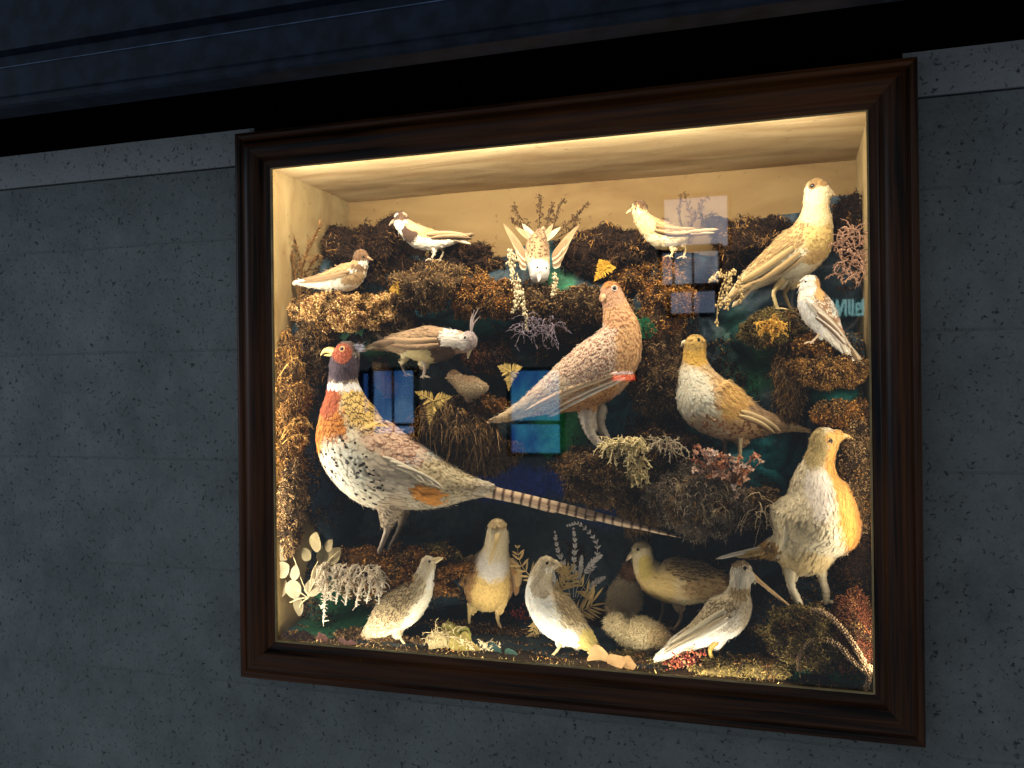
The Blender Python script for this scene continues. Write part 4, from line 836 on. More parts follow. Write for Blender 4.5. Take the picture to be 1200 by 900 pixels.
# 17 lark
l17 = Bird('small streaked lark with raised crest against the back wall, facing left', 'lark', .24,
 [[(749,244,9.5),(750,250,9),(754,258,10.5),(764,268,14.5),(778,276,16.5),(793,277,11.5),(806,274,6),(818,272,3)], [(786,288,4.5),(788,293,3)],[(795,284,4),(799,288,2.5)]],
 (214,194,146), S('streak', (140,112,70), 5, 1.5, .08), [
  (785,262,30,9,8,(176,146,98),S('streak',(92,68,42),7,1.8,.12)), (772,284,22,8,15,(226,212,172),S('plain',None,5,1.6,.05)), (758,262,9,10,0,(206,182,130),S('spot',(110,82,50),4,1.4,.08)), (751,238,8,3,15,(120,90,56),S('streak',(70,48,30),5,1.3,.2)), (746,247,9,3,0,(226,210,170),None)], vox=.0014)
l17.eye(745, 245, 1.5); l17.beak([(741,246,2.6),(737,248,1.8),(734,250,.6)], (206,180,130))
l17.leg([(786,290,3),(788,296,1.7),(785,301,1.6)], (216,190,140), 1, -1, 8, dy=-.006); l17.leg([(799,286,2.6),(803,292,1.7),(801,302,1.6)], (216,190,140), 1, -1, 8, dy=.01)
l17.blades('wing', [(768,265,816,268,3,(140,112,72),(176,148,100),2),(767,270,810,273,2.4,(112,86,52),(190,164,112),3)], .002)
l17.blades('tail', [(806,272,842,269,2.6,(150,122,80),(210,190,146),0),(806,275,838,273,2,(120,94,60),(220,204,160),0)], .001, mirror=False)

# 18 big plover
p18 = Bird('large golden speckled plover with white belly standing upright at the upper right', 'plover', .19,
 [[(958,223,14.5),(957,232,14.5),(956,246,15.5),(954,264,21.5),(946,284,28),(925,302,28),(900,315,19),(880,328,12.5),(864,341,7),(852,352,3)], [(922,318,12),(916,334,5)],[(936,316,11),(930,334,4.5)],[(963,224,11),(970,226,6)]],
 (214,194,150), S('half', (170,140,88), 6, 1.9, .08), [
  (915,288,48,20,-42,(186,158,106),S('streak',(96,68,38),6,2.6,.14)), (925,316,44,15,-34,(230,222,196),S('plain',None,6,2,.05)), (900,325,30,10,-34,(222,210,180),S('plain',None,6,2,.05)), (960,276,17,24,0,(206,178,112),S('spot',(130,96,50),5,2.2,.08)),
  (955,300,14,8,-20,(196,164,110),S('spot',(140,104,60),5,1.8,.1)), (957,250,17,14,0,(216,196,150),S('plain',None,4,1.4,.04)), (958,226,16,13,0,(222,206,166),S('plain',None,4,1.3,.04)), (960,212,12,5,10,(150,120,72),S('half',(100,74,44),4,1.3,.05))], vox=.0016)
p18.eye(952, 218, 3.0, (130,100,66)); p18.beak([(969,225,4),(973,226,2.6),(978,228,.8)], (226,206,160))
p18.leg([(916,328,5),(907,342,3),(908,352,2.6),(912,363,2.5)], (206,184,130), 1, 1, 12, dy=-.01); p18.leg([(930,328,5),(920,342,3),(922,352,2.6),(927,363,2.5)], (196,172,120), 1, 1, 12, dy=.02)
p18.blades('wing', [(930,290,862,334,5,(180,152,102),(216,196,150),-2),(938,296,866,340,4.5,(166,138,92),(222,204,160),-4),(944,300,880,332,3.4,(150,122,80),(232,220,186),-5)], .003)
p18.blades('tail', [(882,328,850,352,4,(176,150,104),(216,196,150),0),(884,332,858,360,4,(206,184,140),(226,208,170),0)], .001, mirror=False)

# 19 bunting
b19 = Bird('white and brown snow bunting with forked tail perched beside the right frame', 'bunting', .125,
 [[(949,333,11),(949,340,12),(952,352,17),(960,367,19),(971,383,14.5),(983,399,9),(993,412,6),(1000,422,4.5)], [(963,385,6),(961,394,3)]],
 (230,222,206), S('plain', None, 5, 1.6, .06), [
  (966,362,15,22,-35,(140,108,80),S('scale',(226,212,190),6,2.6,.12)), (978,385,7,20,-35,(176,128,84),S('streak',(110,78,50),7,1.8,.1)), (950,372,9,24,-30,(240,236,226),S('plain',None,5,1.6,.05)),
  (959,338,6,13,-8,(206,162,104),S('plain',None,4,1.3,.05)), (946,336,10,9,0,(234,228,216),S('plain',None,3.5,1.2,.04))], vox=.0013)
b19.eye(944, 330, 1.3); b19.beak([(939,334,3),(936,335.5,2),(934,337,.6)], (196,170,130))
b19.blades('wing', [(946,352,985,402,5,(236,228,212),(244,238,226),-3),(952,356,992,404,4,(226,212,190),(120,96,70),-3),(958,366,996,408,3.2,(130,104,80),(232,222,200),-3),(956,372,990,404,2.4,(110,88,70),(236,228,214),-2)], .002)
b19.blades('tail', [(985,398,1003,433,3.6,(226,214,190),(238,230,212),0),(988,398,1014,430,3.2,(206,178,140),(230,216,186),0),(992,398,1008,432,2,(120,96,70),(150,124,94),0)], .001, mirror=False)
b19.leg([(961,390,2.6),(957,395,1.6),(950,402,1.5)], (206,180,150), 1, -1, 8, dy=-.004); b19.leg([(965,390,2.6),(964,397,1.6),(958,405,1.5)], (180,150,120), 1, -1, 8, dy=.012)

# 20 bird in flight, coming head on
f20 = Bird('small bird diving head first towards the viewer with both pale wings raised and open', 'finch', .20,
 [[(632,321,11,-.03,1),(632,314,12,-.022,1),(630,300,14,.0,1),(630,288,12.5,.02,1),(633,276,7,.045,1),(636,270,3,.06,1)]],
 (206,186,150), S('spot', (96,72,48), 6, 1.8, .14), [
  (632,287,17,18,0,(160,132,96),S('bar',(84,60,38),6,1.9,.16)), (634,311,3.5,1.6,20,(120,96,70),None), (634,307,10,3,0,(214,184,120),S('plain',None,4,1.4,.06)), (632,320,16,14,0,(224,220,212),S('plain',None,3.5,1.2,.04))], vox=.0014)
f20.eye(629.5, 313.5, 1.5, both=False); f20.eye(640, 314.5, 1.4, both=False); f20.beak([(632,323,3.2,-.045),(632,327,2.2,-.054),(631,330,.7,-.058)], (176,170,160))
for sg, ax, tips in ((-1, (618, 318), [(590,262),(594,268),(598,275),(602,284),(606,294),(610,304)]), (1, (647, 316), [(679,263),(675,270),(671,277),(667,286),(662,296),(657,306)])):
    mb = MB()
    for k_, (tx, ty) in enumerate(tips):
        a_ = at(ax[0]+sg*k_*.5, ax[1]-14+k_*2.5, .195); e_ = at(tx, ty, .20+.006*(6-k_)*.5)
        leaf(mb, a_, e_-a_, np.array([0, -1., .25]), np.linalg.norm(e_-a_), .0068, lin((206,186,150) if k_ % 2 else (150,122,88)), .8, .2, 8, 0)
        leaf(mb, a_+np.array([0, -.002, 0]), e_-a_, np.array([0, -1., .25]), np.linalg.norm(e_-a_)*.55, .0058, lin((216,200,170) if k_ % 2 else (142,112,80)), .8, .2, 6, 0)
    mb.build('wing', M_feather, f20.root)
mb = MB()
for k_, (tx, ty) in enumerate([(604,266),(612,262),(648,262),(657,266),(622,270),(642,270)]):
    a_ = at(633+(tx-633)*.15, 284, .23); e_ = at(tx, ty, .255); leaf(mb, a_, e_-a_, np.array([0, -1., .2]), np.linalg.norm(e_-a_), .0062, lin((206,188,152) if k_ % 2 else (166,140,104)), .8, .2, 7, 0)
mb.build('tail', M_feather, f20.root)

# ------------------------------------------------------------------ dried plants
def pts(L, Y): return np.array([at(q[0], q[1], Y+(q[2] if len(q) > 2 else 0)) for q in L])
def curve3(P, k=8): return catmull(P, k)
def plant(name, label, base, Y, cat='dried plant', group=None): return thing(name, label, cat, tuple(at(base[0], base[1], Y)), group)
def grass_plume(mb, L, Y, col, w=1., ln=9, n=26, drop=.2):
    P = curve3(pts(L, Y), 10); s = pix(P[0]); tube(mb, P, np.linspace(.7, .2, len(P))*s*w, lin(col), 5)
    T = unit(np.gradient(P, axis=0)); k = (np.linspace(.25, .99, n)*(len(P)-1)).astype(int)
    k = np.repeat(k, 3); n = len(k); D = T[k]*1.1+rng.normal(size=(n, 3))*.42; 
    strands(mb, P[k], D, ln*s*(.5+.6*rng.random(n)), 1.15*s*np.ones(n)*w, lin(col)*(.7+.6*rng.random((n, 1))), .5, drop)
t = plant('dried_grass', 'tuft of brown feathery grass plumes rising against the left wall', (349,345), .13)
for k_, L in enumerate([[(350,345),(344,310),(336,275),(330,243)],[(350,345),(343,320),(330,298),(319,285)],[(351,345),(352,312),(346,282),(336,262)],[(352,345),(354,318),(362,290),(376,262)],[(352,345),(356,326),(366,308),(372,300)],[(349,340),(340,326),(326,318),(320,312)]]):
    mb = MB(); grass_plume(mb, L, .13+.006*(k_ % 3), (104,72,34), 1., 10, 26); mb.build('plume', M_plant, t)
t = plant('dried_grass', 'wispy straw tuft sticking out of the left moss column beside the pheasant breast', (332,512), .05)
for L in ([(330,515),(338,505),(350,496),(364,498)],[(330,512),(338,498),(348,490),(356,490)],[(331,520),(340,512),(352,510),(358,514)],[(328,440),(336,428),(345,420),(352,426)]):
    mb = MB(); grass_plume(mb, L, .05, (170,132,70), .7, 9, 14); mb.build('plume', M_plant, t)
def bud_sprig(mb, L, Y, col, bud, nb=16, spread=9, r=1.3, sub=3):
    P = curve3(pts(L, Y), 8); s = pix(P[0]); tube(mb, P, np.linspace(.55, .2, len(P))*s, lin(col), 5)
    T = unit(np.gradient(P, axis=0))
    for k in (np.linspace(.2, .98, nb)*(len(P)-1)).astype(int):
        d = unit(T[k]*.8+rng.normal(size=3)*.7); e = P[k]+d*s*spread*(.4+.7*rng.random())*(1-.4*k/len(P)); tube(mb, np.array([P[k], (P[k]+e)/2+rng.normal(size=3)*s*.8, e]), np.array([.45, .35, .3])*s, lin(col), 4)
        for _ in range(sub):
            q = P[k]+(e-P[k])*(.5+.5*rng.random())+rng.normal(size=3)*s*1.1; ball(mb, q, r*s*(.6+.7*rng.random()), lin(bud)*(.7+.6*rng.random()), 5, 4)
t = plant('heather_sprig', 'brown budded heather sprigs fanning out behind the diving bird', (642,275), .27, 'dried sprig')
for L in ([(628,278),(616,262),(606,250),(602,240)],[(634,278),(632,256),(634,240),(632,228)],[(644,278),(650,262),(654,246),(662,234)],[(650,276),(664,264),(678,250),(690,236)],[(640,276),(642,258),(646,248),(648,238)],[(654,278),(668,270),(674,260),(676,250)],[(622,276),(610,266),(600,258)]):
    mb = MB(); bud_sprig(mb, L, .27, (70,52,32), (84,62,38), 22, 8, .95); mb.build('stem', M_plant, t)
t = plant('heather_sprig', 'thin brown heather sprigs standing behind the small lark', (806,285), .29, 'dried sprig')
for L in ([(800,285),(798,262),(796,244),(799,230)],[(806,285),(812,262),(818,246),(830,228)],[(808,285),(822,266),(822,250),(819,240)],[(798,280),(786,264),(778,258)],[(806,285),(810,258),(806,240),(802,226)]):
    mb = MB(); bud_sprig(mb, L, .29, (76,56,34), (90,68,42), 20, 8, .85, 3); mb.build('stem', M_plant, t)
# feathery fronds: leaflets along curved stems
def frond(mb, L, Y, col, n=14, ln=12, wd=1.6, ang=50, tipw=.3, both=True, side=(0, -1, .15), stemr=.7, start=.12, tri=False):
    P = curve3(pts(L, Y), 10); s = pix(P[0]); tube(mb, P, np.linspace(stemr, .25, len(P))*s, lin(col)*.85, 5); T = unit(np.gradient(P, axis=0)); sd = unit(np.array(side, float))
    for u in np.linspace(start, .98, n):
        k = int(u*(len(P)-1)); B = unit(np.cross(T[k], sd)); ll = ln*s*((1.05-u)*1.15 if tri else (math.sin(math.pi*min(1, .18+u*.8))**.7*(1-tipw)+tipw*.4))
        for sg in ((-1, 1) if both else (1,)):
            a = math.radians(ang+rng.normal()*6); d = T[k]*math.cos(a)+B*sg*math.sin(a)+rng.normal(size=3)*.07; leaf(mb, P[k], d, sd+rng.normal(size=3)*.15, ll*(.85+.3*rng.random()), wd*s, lin(col)*(.8+.35*rng.random()), .9, .25, 5, rng.normal()*.12)
def trefoil(label, c, Y, col, tips, w=5.5):
    t = plant('fern_leaf', label, c, Y, 'fern leaf', 'yellow dried fern leaves')
    for tip in tips:
        mb = MB(); L = [c, ((c[0]+tip[0])/2, (c[1]+tip[1])/2-1), tip]; d = math.hypot(tip[0]-c[0], tip[1]-c[1])
        frond(mb, L, Y, col, 10, w*1.75, 1.05, 58, .5, stemr=.9, start=.06, tri=True); mb.build('lobe', M_plant, t)
trefoil('yellow three lobed fern leaf beside the moss dome at the upper left', (466,337), .15, (206,160,62), [(452,354),(456,340),(479,347),(466,330)], 4)
trefoil('golden fern leaf above the head of the red brown grouse', (708,316), .15, (206,158,50), [(702,304),(722,314),(696,330),(712,306)], 5)
trefoil('pale yellow fern leaf with lobes pointing down left of the grouse back', (598,436), .15, (222,192,116), [(583,429),(612,430),(596,458)], 5)
trefoil('pale yellow three pointed fern leaf over the pheasant back', (508,470), .10, (226,194,110), [(486,459),(530,465),(503,498)], 6)
# honesty / round leaves by the pheasant foot
t = plant('leaf_spray', 'spray of pale round papery leaves in the lower left corner below the pheasant', (362,690), .055, 'dried leaves')
mb = MB()
for L in ([(362,700),(352,676),(345,655),(338,642)],[(362,700),(366,672),(374,655),(378,640)],[(360,700),(346,690),(336,684)],[(362,700),(350,702),(340,706)],[(362,695),(376,668),(390,652),(398,645)],[(362,700),(354,706),(351,712)]):
    tube(mb, pts(L, .08), .0012, lin((196,180,140)), 6, k=6)
mb.build('stem', M_plant, t)
for (x, y, r, dx, dy, c) in [(330,647,12,-.2,-1,(206,190,150)),(331,668,12,-.6,.4,(212,198,160)),(330,690,12,-.3,.9,(200,184,146)),(344,690,12,.2,1,(216,204,168)),(346,672,9,0,-1,(206,196,164)),(351,709,12,0,1,(200,186,146)),(371,636,13,.3,-1,(206,188,140)),
    (359,650,9,-.7,-.6,(196,180,136)),(385,640,8,.5,-1,(196,176,130)),(391,652,12,.6,-.7,(210,190,142)),(378,652,9,0,-.5,(190,176,138)),(372,672,9,.1,-1,(200,186,146)),(368,688,14,-1,.15,(222,208,170)),(382,664,9,.7,-.5,(190,174,130)),(337,632,7,0,-1,(186,168,126))]:
    mb = MB(); p = at(x, y, .075+.02*rng.random()); s = pix(p); d = unit(np.array([dx, rng.normal()*.15, -dy])); leaf(mb, p-d*r*s*.9, d, np.array([rng.normal()*.3, -1, .3+rng.normal()*.2]), 2.0*r*s, .82*r*s, lin(c)*.45, .85, .16, 9, rng.normal()*.08); mb.build('leaf', M_plant, t)
# branching lichens
def lichen(name, label, cx, cy, Y, w, h, col, n=40, L=16, r=.9, droop=1., up=.3, nod=.7, cat='lichen', parentname='branchlet', spread=.8, front=.01):
    t = plant(name, label, (cx, cy), Y, cat); mb = MB()
    for _ in range(n):
        x = cx+(rng.random()-.5)*w; y = cy+(rng.random()-.5)*h; p = at(x, y, Y-front*rng.random()); s = pix(p); d = unit(np.array([rng.normal()*spread, -.5*rng.random()-.2, up+rng.normal()*.5])); K = 7; P = [p]; ll = L*s*(.5+rng.random())/K
        for k in range(K): d = unit(d+rng.normal(size=3)*.28+np.array([0, 0, -droop*.28])); P.append(P[-1]+d*ll)
        P = np.array(P); c = lin(col)*(.7+.5*rng.random()); tube(mb, P, np.linspace(r, r*.4, K+1)*s, c, 5)
        for k in range(1, K):
            for _2 in range(2):
                if rng.random() < nod: q = P[k]+unit(rng.normal(size=3)+np.array([0, -.3, -.2*droop]))*s*r*3.2; tube(mb, np.array([P[k], q]), np.array([r*.7, r*.45])*s, c*1.05, 4)
    mb.build('branchlets', M_plant, t); return t
lichen('white_lichen', 'mass of white branching lichen hanging from the log below the pheasant foot', 412,672,.085,70,22,(214,200,176), 110, 18, .95, 1.3, .25)
mb = MB()
tL = thing('hanging_lichen', 'long white lichen strands dangling below the pheasant log', 'lichen', tuple(at(380, 690, .08)))
for (x0, y0, x1, y1) in [(382,688,379,728),(396,686,394,704),(410,682,405,708),(421,684,417,710),(434,680,430,704),(440,684,444,718),(376,690,377,712),(448,676,446,698),(388,690,388,702)]:
    P = catmull(pts([(x0,y0),((x0+x1)/2+rng.normal()*1.5,(y0+y1)/2),(x1,y1)], .08), 8); s = pix(P[0]); tube(mb, P, (1.1+.5*np.sin(np.arange(len(P))*2.4))*s, lin((236,226,204)), 6)
    for p in P[::2]:
        for _ in range(3): q = p+rng.normal(size=3)*s*2.4; tube(mb, np.array([p, q]), .6*s, lin((226,214,190)), 4)
mb.build('strand', M_plant, tL)
lichen('cream_lichen', 'cream coloured forked lichen around the feathered foot of the red brown grouse', 735,522,.125,44,14,(226,210,160), 60, 22, 1.2, 1.0, .3)
lichen('cream_lichen', 'small pale lichen fan hanging below the shelf of the red brown grouse', 748,545,.12,14,24,(222,204,150), 26, 18, 1.3, 1.4, -.2)
lichen('twiggy_lichen', 'grey white wiry lichen right of the red brown grouse foot', 778,520,.14,36,16,(186,172,146), 46, 22, .65, .8, .3)
lichen('twiggy_lichen', 'pale forked twigs at the end of the shelf left of the yellow throated bird', 888,592,.13,24,20,(206,184,146), 26, 34, .75, .7, -.1, .4, spread=1.4)
lichen('twiggy_lichen', 'grey violet wispy lichen below the fluttering bird', 632,382,.16,42,20,(130,118,130), 60, 20, .55, .7, .2)
lichen('yellow_lichen', 'yellow forked lichen under the feet of the big plover', 905,382,.13,26,12,(206,160,70), 44, 14, .9, .5, .3)
lichen('pink_lichen', 'pinkish dried branching plant hanging in the upper right corner', 998,300,.10,30,60,(146,112,90), 90, 20, .75, .5, .4)
lichen('cream_lichen', 'pale straw roots in front of the yellow cushion at the bottom left', 520,745,.075,36,12,(176,160,120), 40, 15, .6, .3, .4, .4)
lichen('white_lichen', 'white crumbs of lichen below the feet of the front facing wader', 562,756,.09,60,8,(206,190,150), 50, 10, .6, .3, .5, .5)
lichen('brown_rootlets', 'pale brown rootlets on the front of the broad grey hummock', 818,580,.085,60,34,(170,150,116), 60, 16, .45, 1.2, .1, .4)
# seed spikes
def spike(mb, L, Y, col, n=44, r=1.5, sp=2.6):
    P = curve3(pts(L, Y), 10); s = pix(P[0]); tube(mb, P, .5*s, lin(col)*.7, 5)
    k = rng.integers(0, len(P), n); Q = P[k]+rng.normal(size=(n, 3))*s*sp*np.interp(k/len(P), [0, 1], [1, .5])[:, None]
    for q in Q: ball(mb, q, np.array([r, r, r*1.5])*s*(.6+.7*rng.random()), lin(col)*(.75+.4*rng.random()), 6, 5)
t = plant('seed_spike', 'white drooping seed spikes hanging beside the left wing of the diving bird', (606,300), .15, 'seed spike')
for L in ([(604,298),(601,318),(604,345),(606,362)],[(606,320),(611,345),(616,368),(618,388)],[(650,322),(651,335),(648,346)],[(600,296),(598,308),(601,322)],[(608,335),(606,352),(601,366)]):
    mb = MB(); spike(mb, L, .15, (222,206,166), 64, 1.15, 1.9); mb.build('spike', M_plant, t)
t = plant('seed_spike', 'straw coloured seed spikes hanging under the tail of the big plover', (855,325), .14, 'seed spike')
for L in ([(862,318),(850,328),(842,350),(840,382)],[(858,322),(852,336),(854,352),(851,362)],[(870,322),(866,334),(869,346),(867,356)],[(846,320),(838,326),(832,330)],[(856,330),(846,345),(845,360)]):
    mb = MB(); spike(mb, L, .14, (206,180,126), 50, 1.1, 2.0); mb.build('spike', M_plant, t)
t = plant('pink_sedum', 'copper pink dried flower cluster under the partridge', (855,560), .09, 'dried flowers')
for q in range(52):
    x = 850+rng.normal()*17; y = 548+rng.normal()*11+(x-850)*.12; mb = MB(); p = at(x, y, .095-.025*rng.random()); s = pix(p); c = np.array([(238,190,158),(244,208,186),(224,160,118),(244,222,208)][q % 4])
    base = at(855+(x-855)*.4, 566, .10); tube(mb, np.array([base, (base+p)/2+rng.normal(size=3)*s*2, p]), .5*s, lin((120,80,54)), 4)
    for _ in range(9): d = unit(rng.normal(size=3)+np.array([0, -.4, .3])); leaf(mb, p, d, rng.normal(size=3), 6.0*s, 1.7*s, lin(c)*(.75+.45*rng.random()), .9, .35, 4)
    mb.build('floret', M_plant, t)
for L in ([(838,545),(826,532),(814,522)],[(836,552),(824,545),(812,538)],[(872,545),(884,536),(888,532)]):
    mb = MB(); P = pts(L, .085); s = pix(P[0]); tube(mb, P, .6*s, lin((150,96,66)), 5, k=6)
    for q in catmull(P, 6)[4:]:
        for _ in range(3): leaf(mb, q, rng.normal(size=3), rng.normal(size=3), 5.5*s, 1.6*s, lin((206,146,116))*(.8+.4*rng.random()), .9, .3, 4)
    mb.build('floret', M_plant, t)
# fern behind the centre quail
t = plant('dried_fern', 'straw coloured fern fronds spreading behind the white breasted quail', (640,750), .15, 'fern')
for L, n, ln in (([(636,690),(622,676),(610,660),(606,640)], 8, 20), ([(636,720),(660,690),(668,672),(650,664)], 12, 20), ([(640,740),(676,718),(694,706),(672,672)], 18, 26), ([(640,705),(630,728),(624,746),(621,762)], 16, 13), ([(650,700),(662,680),(664,664)], 10, 16)):
    mb = MB(); frond(mb, L, .155, (196,168,110), n, ln, 1.25, 48); mb.build('frond', M_plant, t)
t = plant('white_sprig', 'feathery silver white sprig arching above the white breasted quail', (668,690), .19, 'dried sprig')
for L in ([(668,700),(664,672),(654,645),(650,622)],[(672,700),(672,668),(674,640),(672,618)],[(676,700),(690,676),(700,640),(680,615),(664,616)],[(674,700),(680,670),(682,650)],[(680,700),(696,684),(710,676)],[(660,700),(650,680),(646,664)],[(676,690),(692,662),(706,650)]):
    mb = MB(); frond(mb, L, .195, (206,200,192), 15, 7, .95, 40, stemr=.35, start=.3); mb.build('frond', M_plant, t)
# catkins
def catkin(mb, L, Y, col, r=3.2):
    P = curve3(pts(L, Y), 9); s = pix(P[0]); T = unit(np.gradient(P, axis=0)); tube(mb, P, np.linspace(r*.45, r*.35, len(P))*s, lin(col)*.55, 6)
    for k in range(0, len(P)):
        a0 = rng.random()*6; N1 = unit(np.cross(T[k], [0, 1, .1])); N2 = np.cross(T[k], N1); rr = r*s*np.interp(k/len(P), [0, .8, 1], [1, .8, .4])
        for a in np.arange(6)*np.pi/3+a0:
            d = N1*math.cos(a)+N2*math.sin(a); ball(mb, P[k]+d*rr*(.75+.4*rng.random()), rr*.50*(.6+.7*rng.random()), lin(col)*(.7+.5*rng.random()), 5, 4)
t = plant('catkins', 'pale knobbly hanging catkins arching over the stone in the lower right corner', (1020,800), .035, 'catkins')
for L in ([(1016,785),(1004,762),(988,738),(966,718),(950,714)],[(1018,790),(1000,775),(980,755),(955,750),(938,765),(935,785)],[(1019,780),(1018,795),(1014,812)]):
    mb = MB(); catkin(mb, L, .035, (176,148,112), 3.0); mb.build('catkin', M_plant, t)
# leaves on the floor
def jag(o, amt):
    me = o.data; n = len(me.vertices); co = np.empty(n*3, np.float32); me.vertices.foreach_get('co', co); co = co.reshape(-1, 3); mid = co[1::3]
    for e in (0, 2):
        f = (1+amt*(rng.random(len(mid))-.5))[:, None]; co[e::3] = mid+(co[e::3]-mid)*f
    me.vertices.foreach_set('co', co.ravel()); me.update()
def leafpile(name, label, items, Y, cat='dried leaf', group=None, part='leaf'):
    t = plant(name, label, items[0][:2], Y, cat, group)
    for (x, y, r, ang, c, tilt, yo) in items:
        mb = MB(); p = at(x, y, Y+yo); s = pix(p); a = math.radians(ang); d = np.array([math.cos(a), -.25, math.sin(a)]); leaf(mb, p-unit(d)*r*s*.9, d, np.array([.2*rng.normal(), -1, tilt]), 1.9*r*s, .85*r*s, lin(c), .8, .3, 9, .12*rng.normal()); jag(mb.build(part, M_plant, t), .45)
leafpile('yellow_leaf', 'crumpled yellow green leaves on the floor between the left quail and the wader', [(528,742,16,30,(120,112,50),.2,0),(545,742,11,60,(104,102,46),.1,.0),(540,756,16,170,(130,118,60),.3,-.01),(512,752,14,150,(170,156,112),.3,-.01),(552,760,10,0,(130,112,60),.3,-.01)], .09)
leafpile('paper_leaf', 'pale buff dead leaves at the front of the floor right of the white breasted quail', [(702,768,17,100,(150,122,82),.1,.01),(722,776,13,25,(132,104,68),.2,0),(735,780,14,10,(124,96,60),.3,0)], .065)
leafpile('red_leaf', 'red brown leaf left of the streaked quail tail in the lower left', [(378,748,9,120,(52,26,18),.1,.01),(402,752,8,20,(46,24,18),.1,.01),(412,754,7,160,(44,22,16),.1,.01)], .05)
leafpile('green_leaf', 'dark blue green leaf on the floor below the front facing wader', [(578,764,13,8,(26,50,48),.3,0.01),(598,768,9,20,(28,52,44),.3,0)], .07)
leafpile('green_leaf', 'upright green leaf between the orange and brown moss columns', [(757,385,14,95,(34,118,76),.2,0)], .165)
leafpile('green_leaf', 'long green leaf tucked under the straw coloured cushion', [(424,376,20,28,(34,72,46),.1,.02),(404,386,14,18,(30,64,44),.2,.02)], .135)
t = plant('red_berries', 'heap of coral red berries and brown husks under the snipe tail', (806,776), .075, 'berries'); mb = MB()
for _ in range(230):
    x = 806+rng.normal()*13; y = 774+rng.normal()*7-(x-806)*.25; p = at(x, y, .085-.02*rng.random()); ball(mb, p, .0020*(.6+.7*rng.random()), lin([(130,50,30),(156,80,48),(96,36,24),(186,130,90)][rng.integers(4)]), 6, 5)
mb.build('berry_heap', M_horn, t)
t = plant('red_seed_cluster', 'dim red seed cluster on the floor right of the front facing wader', (610,720), .22, 'berries'); mb = MB()
for _ in range(120):
    p = at(608+rng.normal()*9, 722+rng.normal()*5, .21+.02*rng.random()); ball(mb, p, .0018*(.6+.7*rng.random()), lin((116,34,20))*(.6+.7*rng.random()), 6, 5)
mb.build('seed_heap', M_horn, t)

# ------------------------------------------------------------------ the lit things across the room that show as reflections in the glass
def refl(px_, py_, dist):
    G = at(px_, py_, .0178); d = px3(px_, py_); d = d/d[1]; return G+np.array([d[0], -1., d[2]])*dist
def room_window(label, x0, y0, x1, y1, dist, cols, st, bars=(), hbars=()):
    A = refl(x0, y0, dist); B = refl(x1, y1, dist); yw = A[1]; xa, xb = sorted((A[0], B[0])); zb, za = sorted((A[2], B[2]))
    t = thing('room_window', label, 'window', (float((xa+xb)/2), float(yw), float(zb)))
    mb = MB(); box(mb, (xa, yw-.02, zb), (xb, yw-.012, za), WHITE); mb.build('pane', emit('evening_sky_light', cols, st), t, smooth=False)
    mb = MB(); f = .025
    for a, b in (((xa-f, yw-.03, zb-f), (xa, yw+.02, za+f)), ((xb, yw-.03, zb-f), (xb+f, yw+.02, za+f)), ((xa, yw-.03, za), (xb, yw+.02, za+f)), ((xa, yw-.03, zb-f), (xb, yw+.02, zb))): box(mb, a, b, WHITE)
    mb.build('frame', M_beam, t, smooth=False); mb = MB()
    for u in bars: x = xa+(xb-xa)*u; box(mb, (x-.006, yw-.011, zb), (x+.006, yw+.01, za), WHITE)
    for v in hbars: z = za+(zb-za)*v; box(mb, (xa, yw-.0105, z-.012), (xb, yw+.009, z+.012), WHITE)
    if bars or hbars: mb.build('glazing_bar', M_beam, t, smooth=False)
room_window('blue lit window across the room, reflected over the pheasant back', 437, 435, 486, 508, 4.2, ((.03,.16,.55), (.26,.55,1.)), 2.3, (.48,), (.86,))
room_window('narrow blue side light left of the window reflected by the pheasant', 425, 438, 433, 484, 4.2, ((.05,.20,.8), (.1,.3,1.)), 1.)
room_window('blue lit window across the room, reflected over the tail of the red brown grouse', 598, 435, 657, 531, 4.2, ((.03,.08,.55), (.10,.58,.95)), 2.3, (), (.63,))
room_window('pale curtained window across the room, reflected in the top right of the glass', 778, 234, 853, 288, 4.2, ((.55,.6,.8), (1.,.95,.92)), 2.5)
room_window('grey lit lower window across the room, reflected right of the orange moss column', 776, 294, 842, 331, 4.2, ((.18,.26,.4), (.7,.85,1.)), 2.3, (.2, .55))
room_window('small grey lit window across the room, reflected beneath the grey one', 786, 343, 838, 366, 4.2, ((.35,.42,.6), (.55,.62,.85)), 2.0, (.5,))
A = refl(717, 447, 4.2); B = refl(745, 433, 4.2); t = thing('red_light_box', 'small red and white light box across the room, reflected on the red brown grouse', 'light box', tuple(map(float, A)))
mb = MB(); box(mb, (A[0], A[1]-.05, A[2]), (B[0], A[1]-.003, B[2]), WHITE); mb.build('box', M_beam, t, smooth=False)
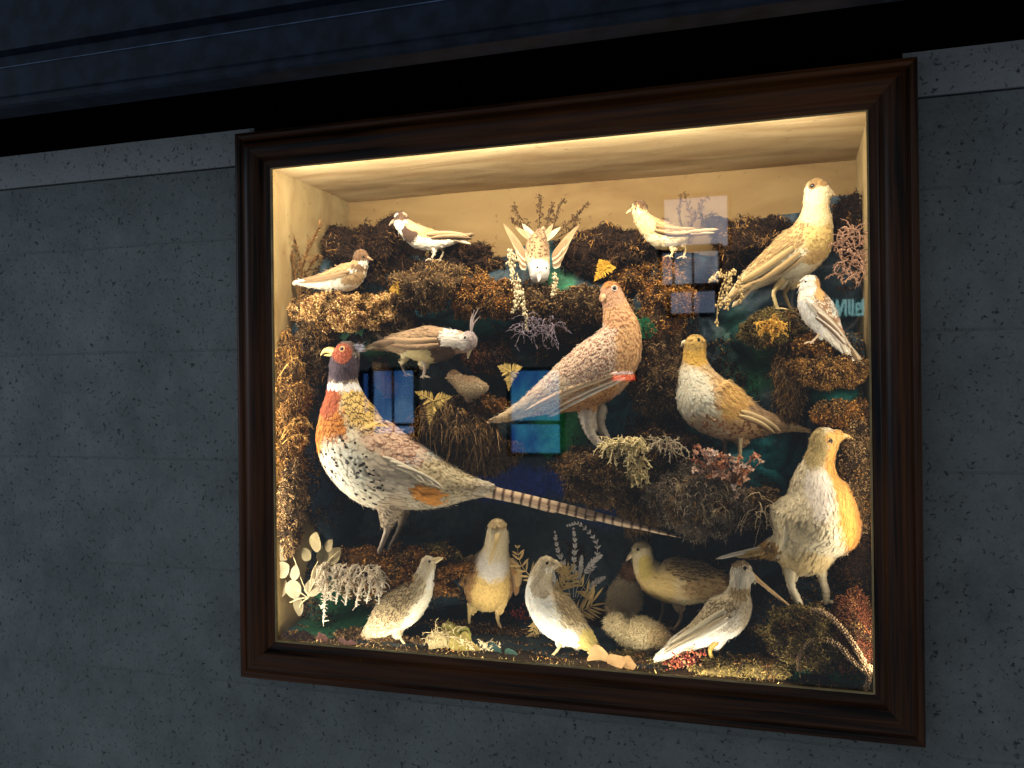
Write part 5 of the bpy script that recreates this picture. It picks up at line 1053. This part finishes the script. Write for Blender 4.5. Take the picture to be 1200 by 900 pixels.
mb = MB(); box(mb, (A[0]+.005, A[1]-.0025, A[2]+.005), (B[0]-.005, A[1]+.002, A[2]+(B[2]-A[2])*.55), WHITE); mb.build('red_screen', emit('red_light', ((1.,.04,.02), (1.,.12,.06)), 7.), t, smooth=False)
mb = MB(); box(mb, (A[0]+.005, A[1]-.0025, A[2]+(B[2]-A[2])*.6), (B[0]-.02, A[1]+.002, A[2]+(B[2]-A[2])*.85), WHITE); mb.build('white_screen', emit('white_light', ((1.,.7,.65), (1.,.85,.8)), 5.), t, smooth=False)
# round sign with teal lettering
A = refl(975, 370, 4.2); B = refl(1012, 351, 4.2); t = thing('round_sign', 'round sign with teal lit strokes of lettering across the room, reflected next to the bunting', 'sign', tuple(map(float, (A+B)/2)))
yw = float(A[1]); xs = lambda u: A[0]+(B[0]-A[0])*u; zs = lambda v: A[2]+(B[2]-A[2])*v
mb = MB(); box(mb, (A[0], yw-.03, A[2]), (B[0], yw-.006, B[2]), WHITE); mb.build('sign_board', emit('teal_sign_light', ((.01,.20,.22), (.02,.30,.30)), .5), t, smooth=False)
mb = MB(); q_ = [((.00,1),(.06,0)),((.10,0),(.17,1)),((.17,1),(.24,0)),((.24,0),(.38,1)),((.44,0),(.44,1)),((.55,.1),(.55,1)),((.66,.0),(.66,1)),((.55,.1),(.66,.05)),((.78,0),(.78,.75)),((.78,.75),(.9,.75)),((.9,.75),(.9,.4)),((.9,.4),(.78,.4)),((.78,0),(.92,.05)),((.98,0),(.98,1))]
for (u0, v0), (u1, v1) in q_: tube(mb, np.array([(xs(u0), yw, zs(v0)), (xs(u1), yw, zs(v1))]), .0065, WHITE, 6)
mb.build('lettering', emit('white_sign_light', ((.45,1.,.95), (.6,1.,1.)), 3.2), t, smooth=False)
C0 = refl(970, 352, 4.2); R0 = abs(refl(1013, 352, 4.2)[0]-C0[0]); mb = MB(); a = np.linspace(0, 2*np.pi, 60)
tube(mb, np.column_stack([C0[0]+R0*np.cos(a), np.full(60, yw-.02), C0[2]+R0*np.sin(a)]), .006, WHITE, 6, cap=False); mb.build('rim', emit('rim_light', ((.9,.8,.7), (1.,.9,.8)), .5), t, smooth=False)
for o in bpy.data.objects:
    if '_o' in o: del o['_o']
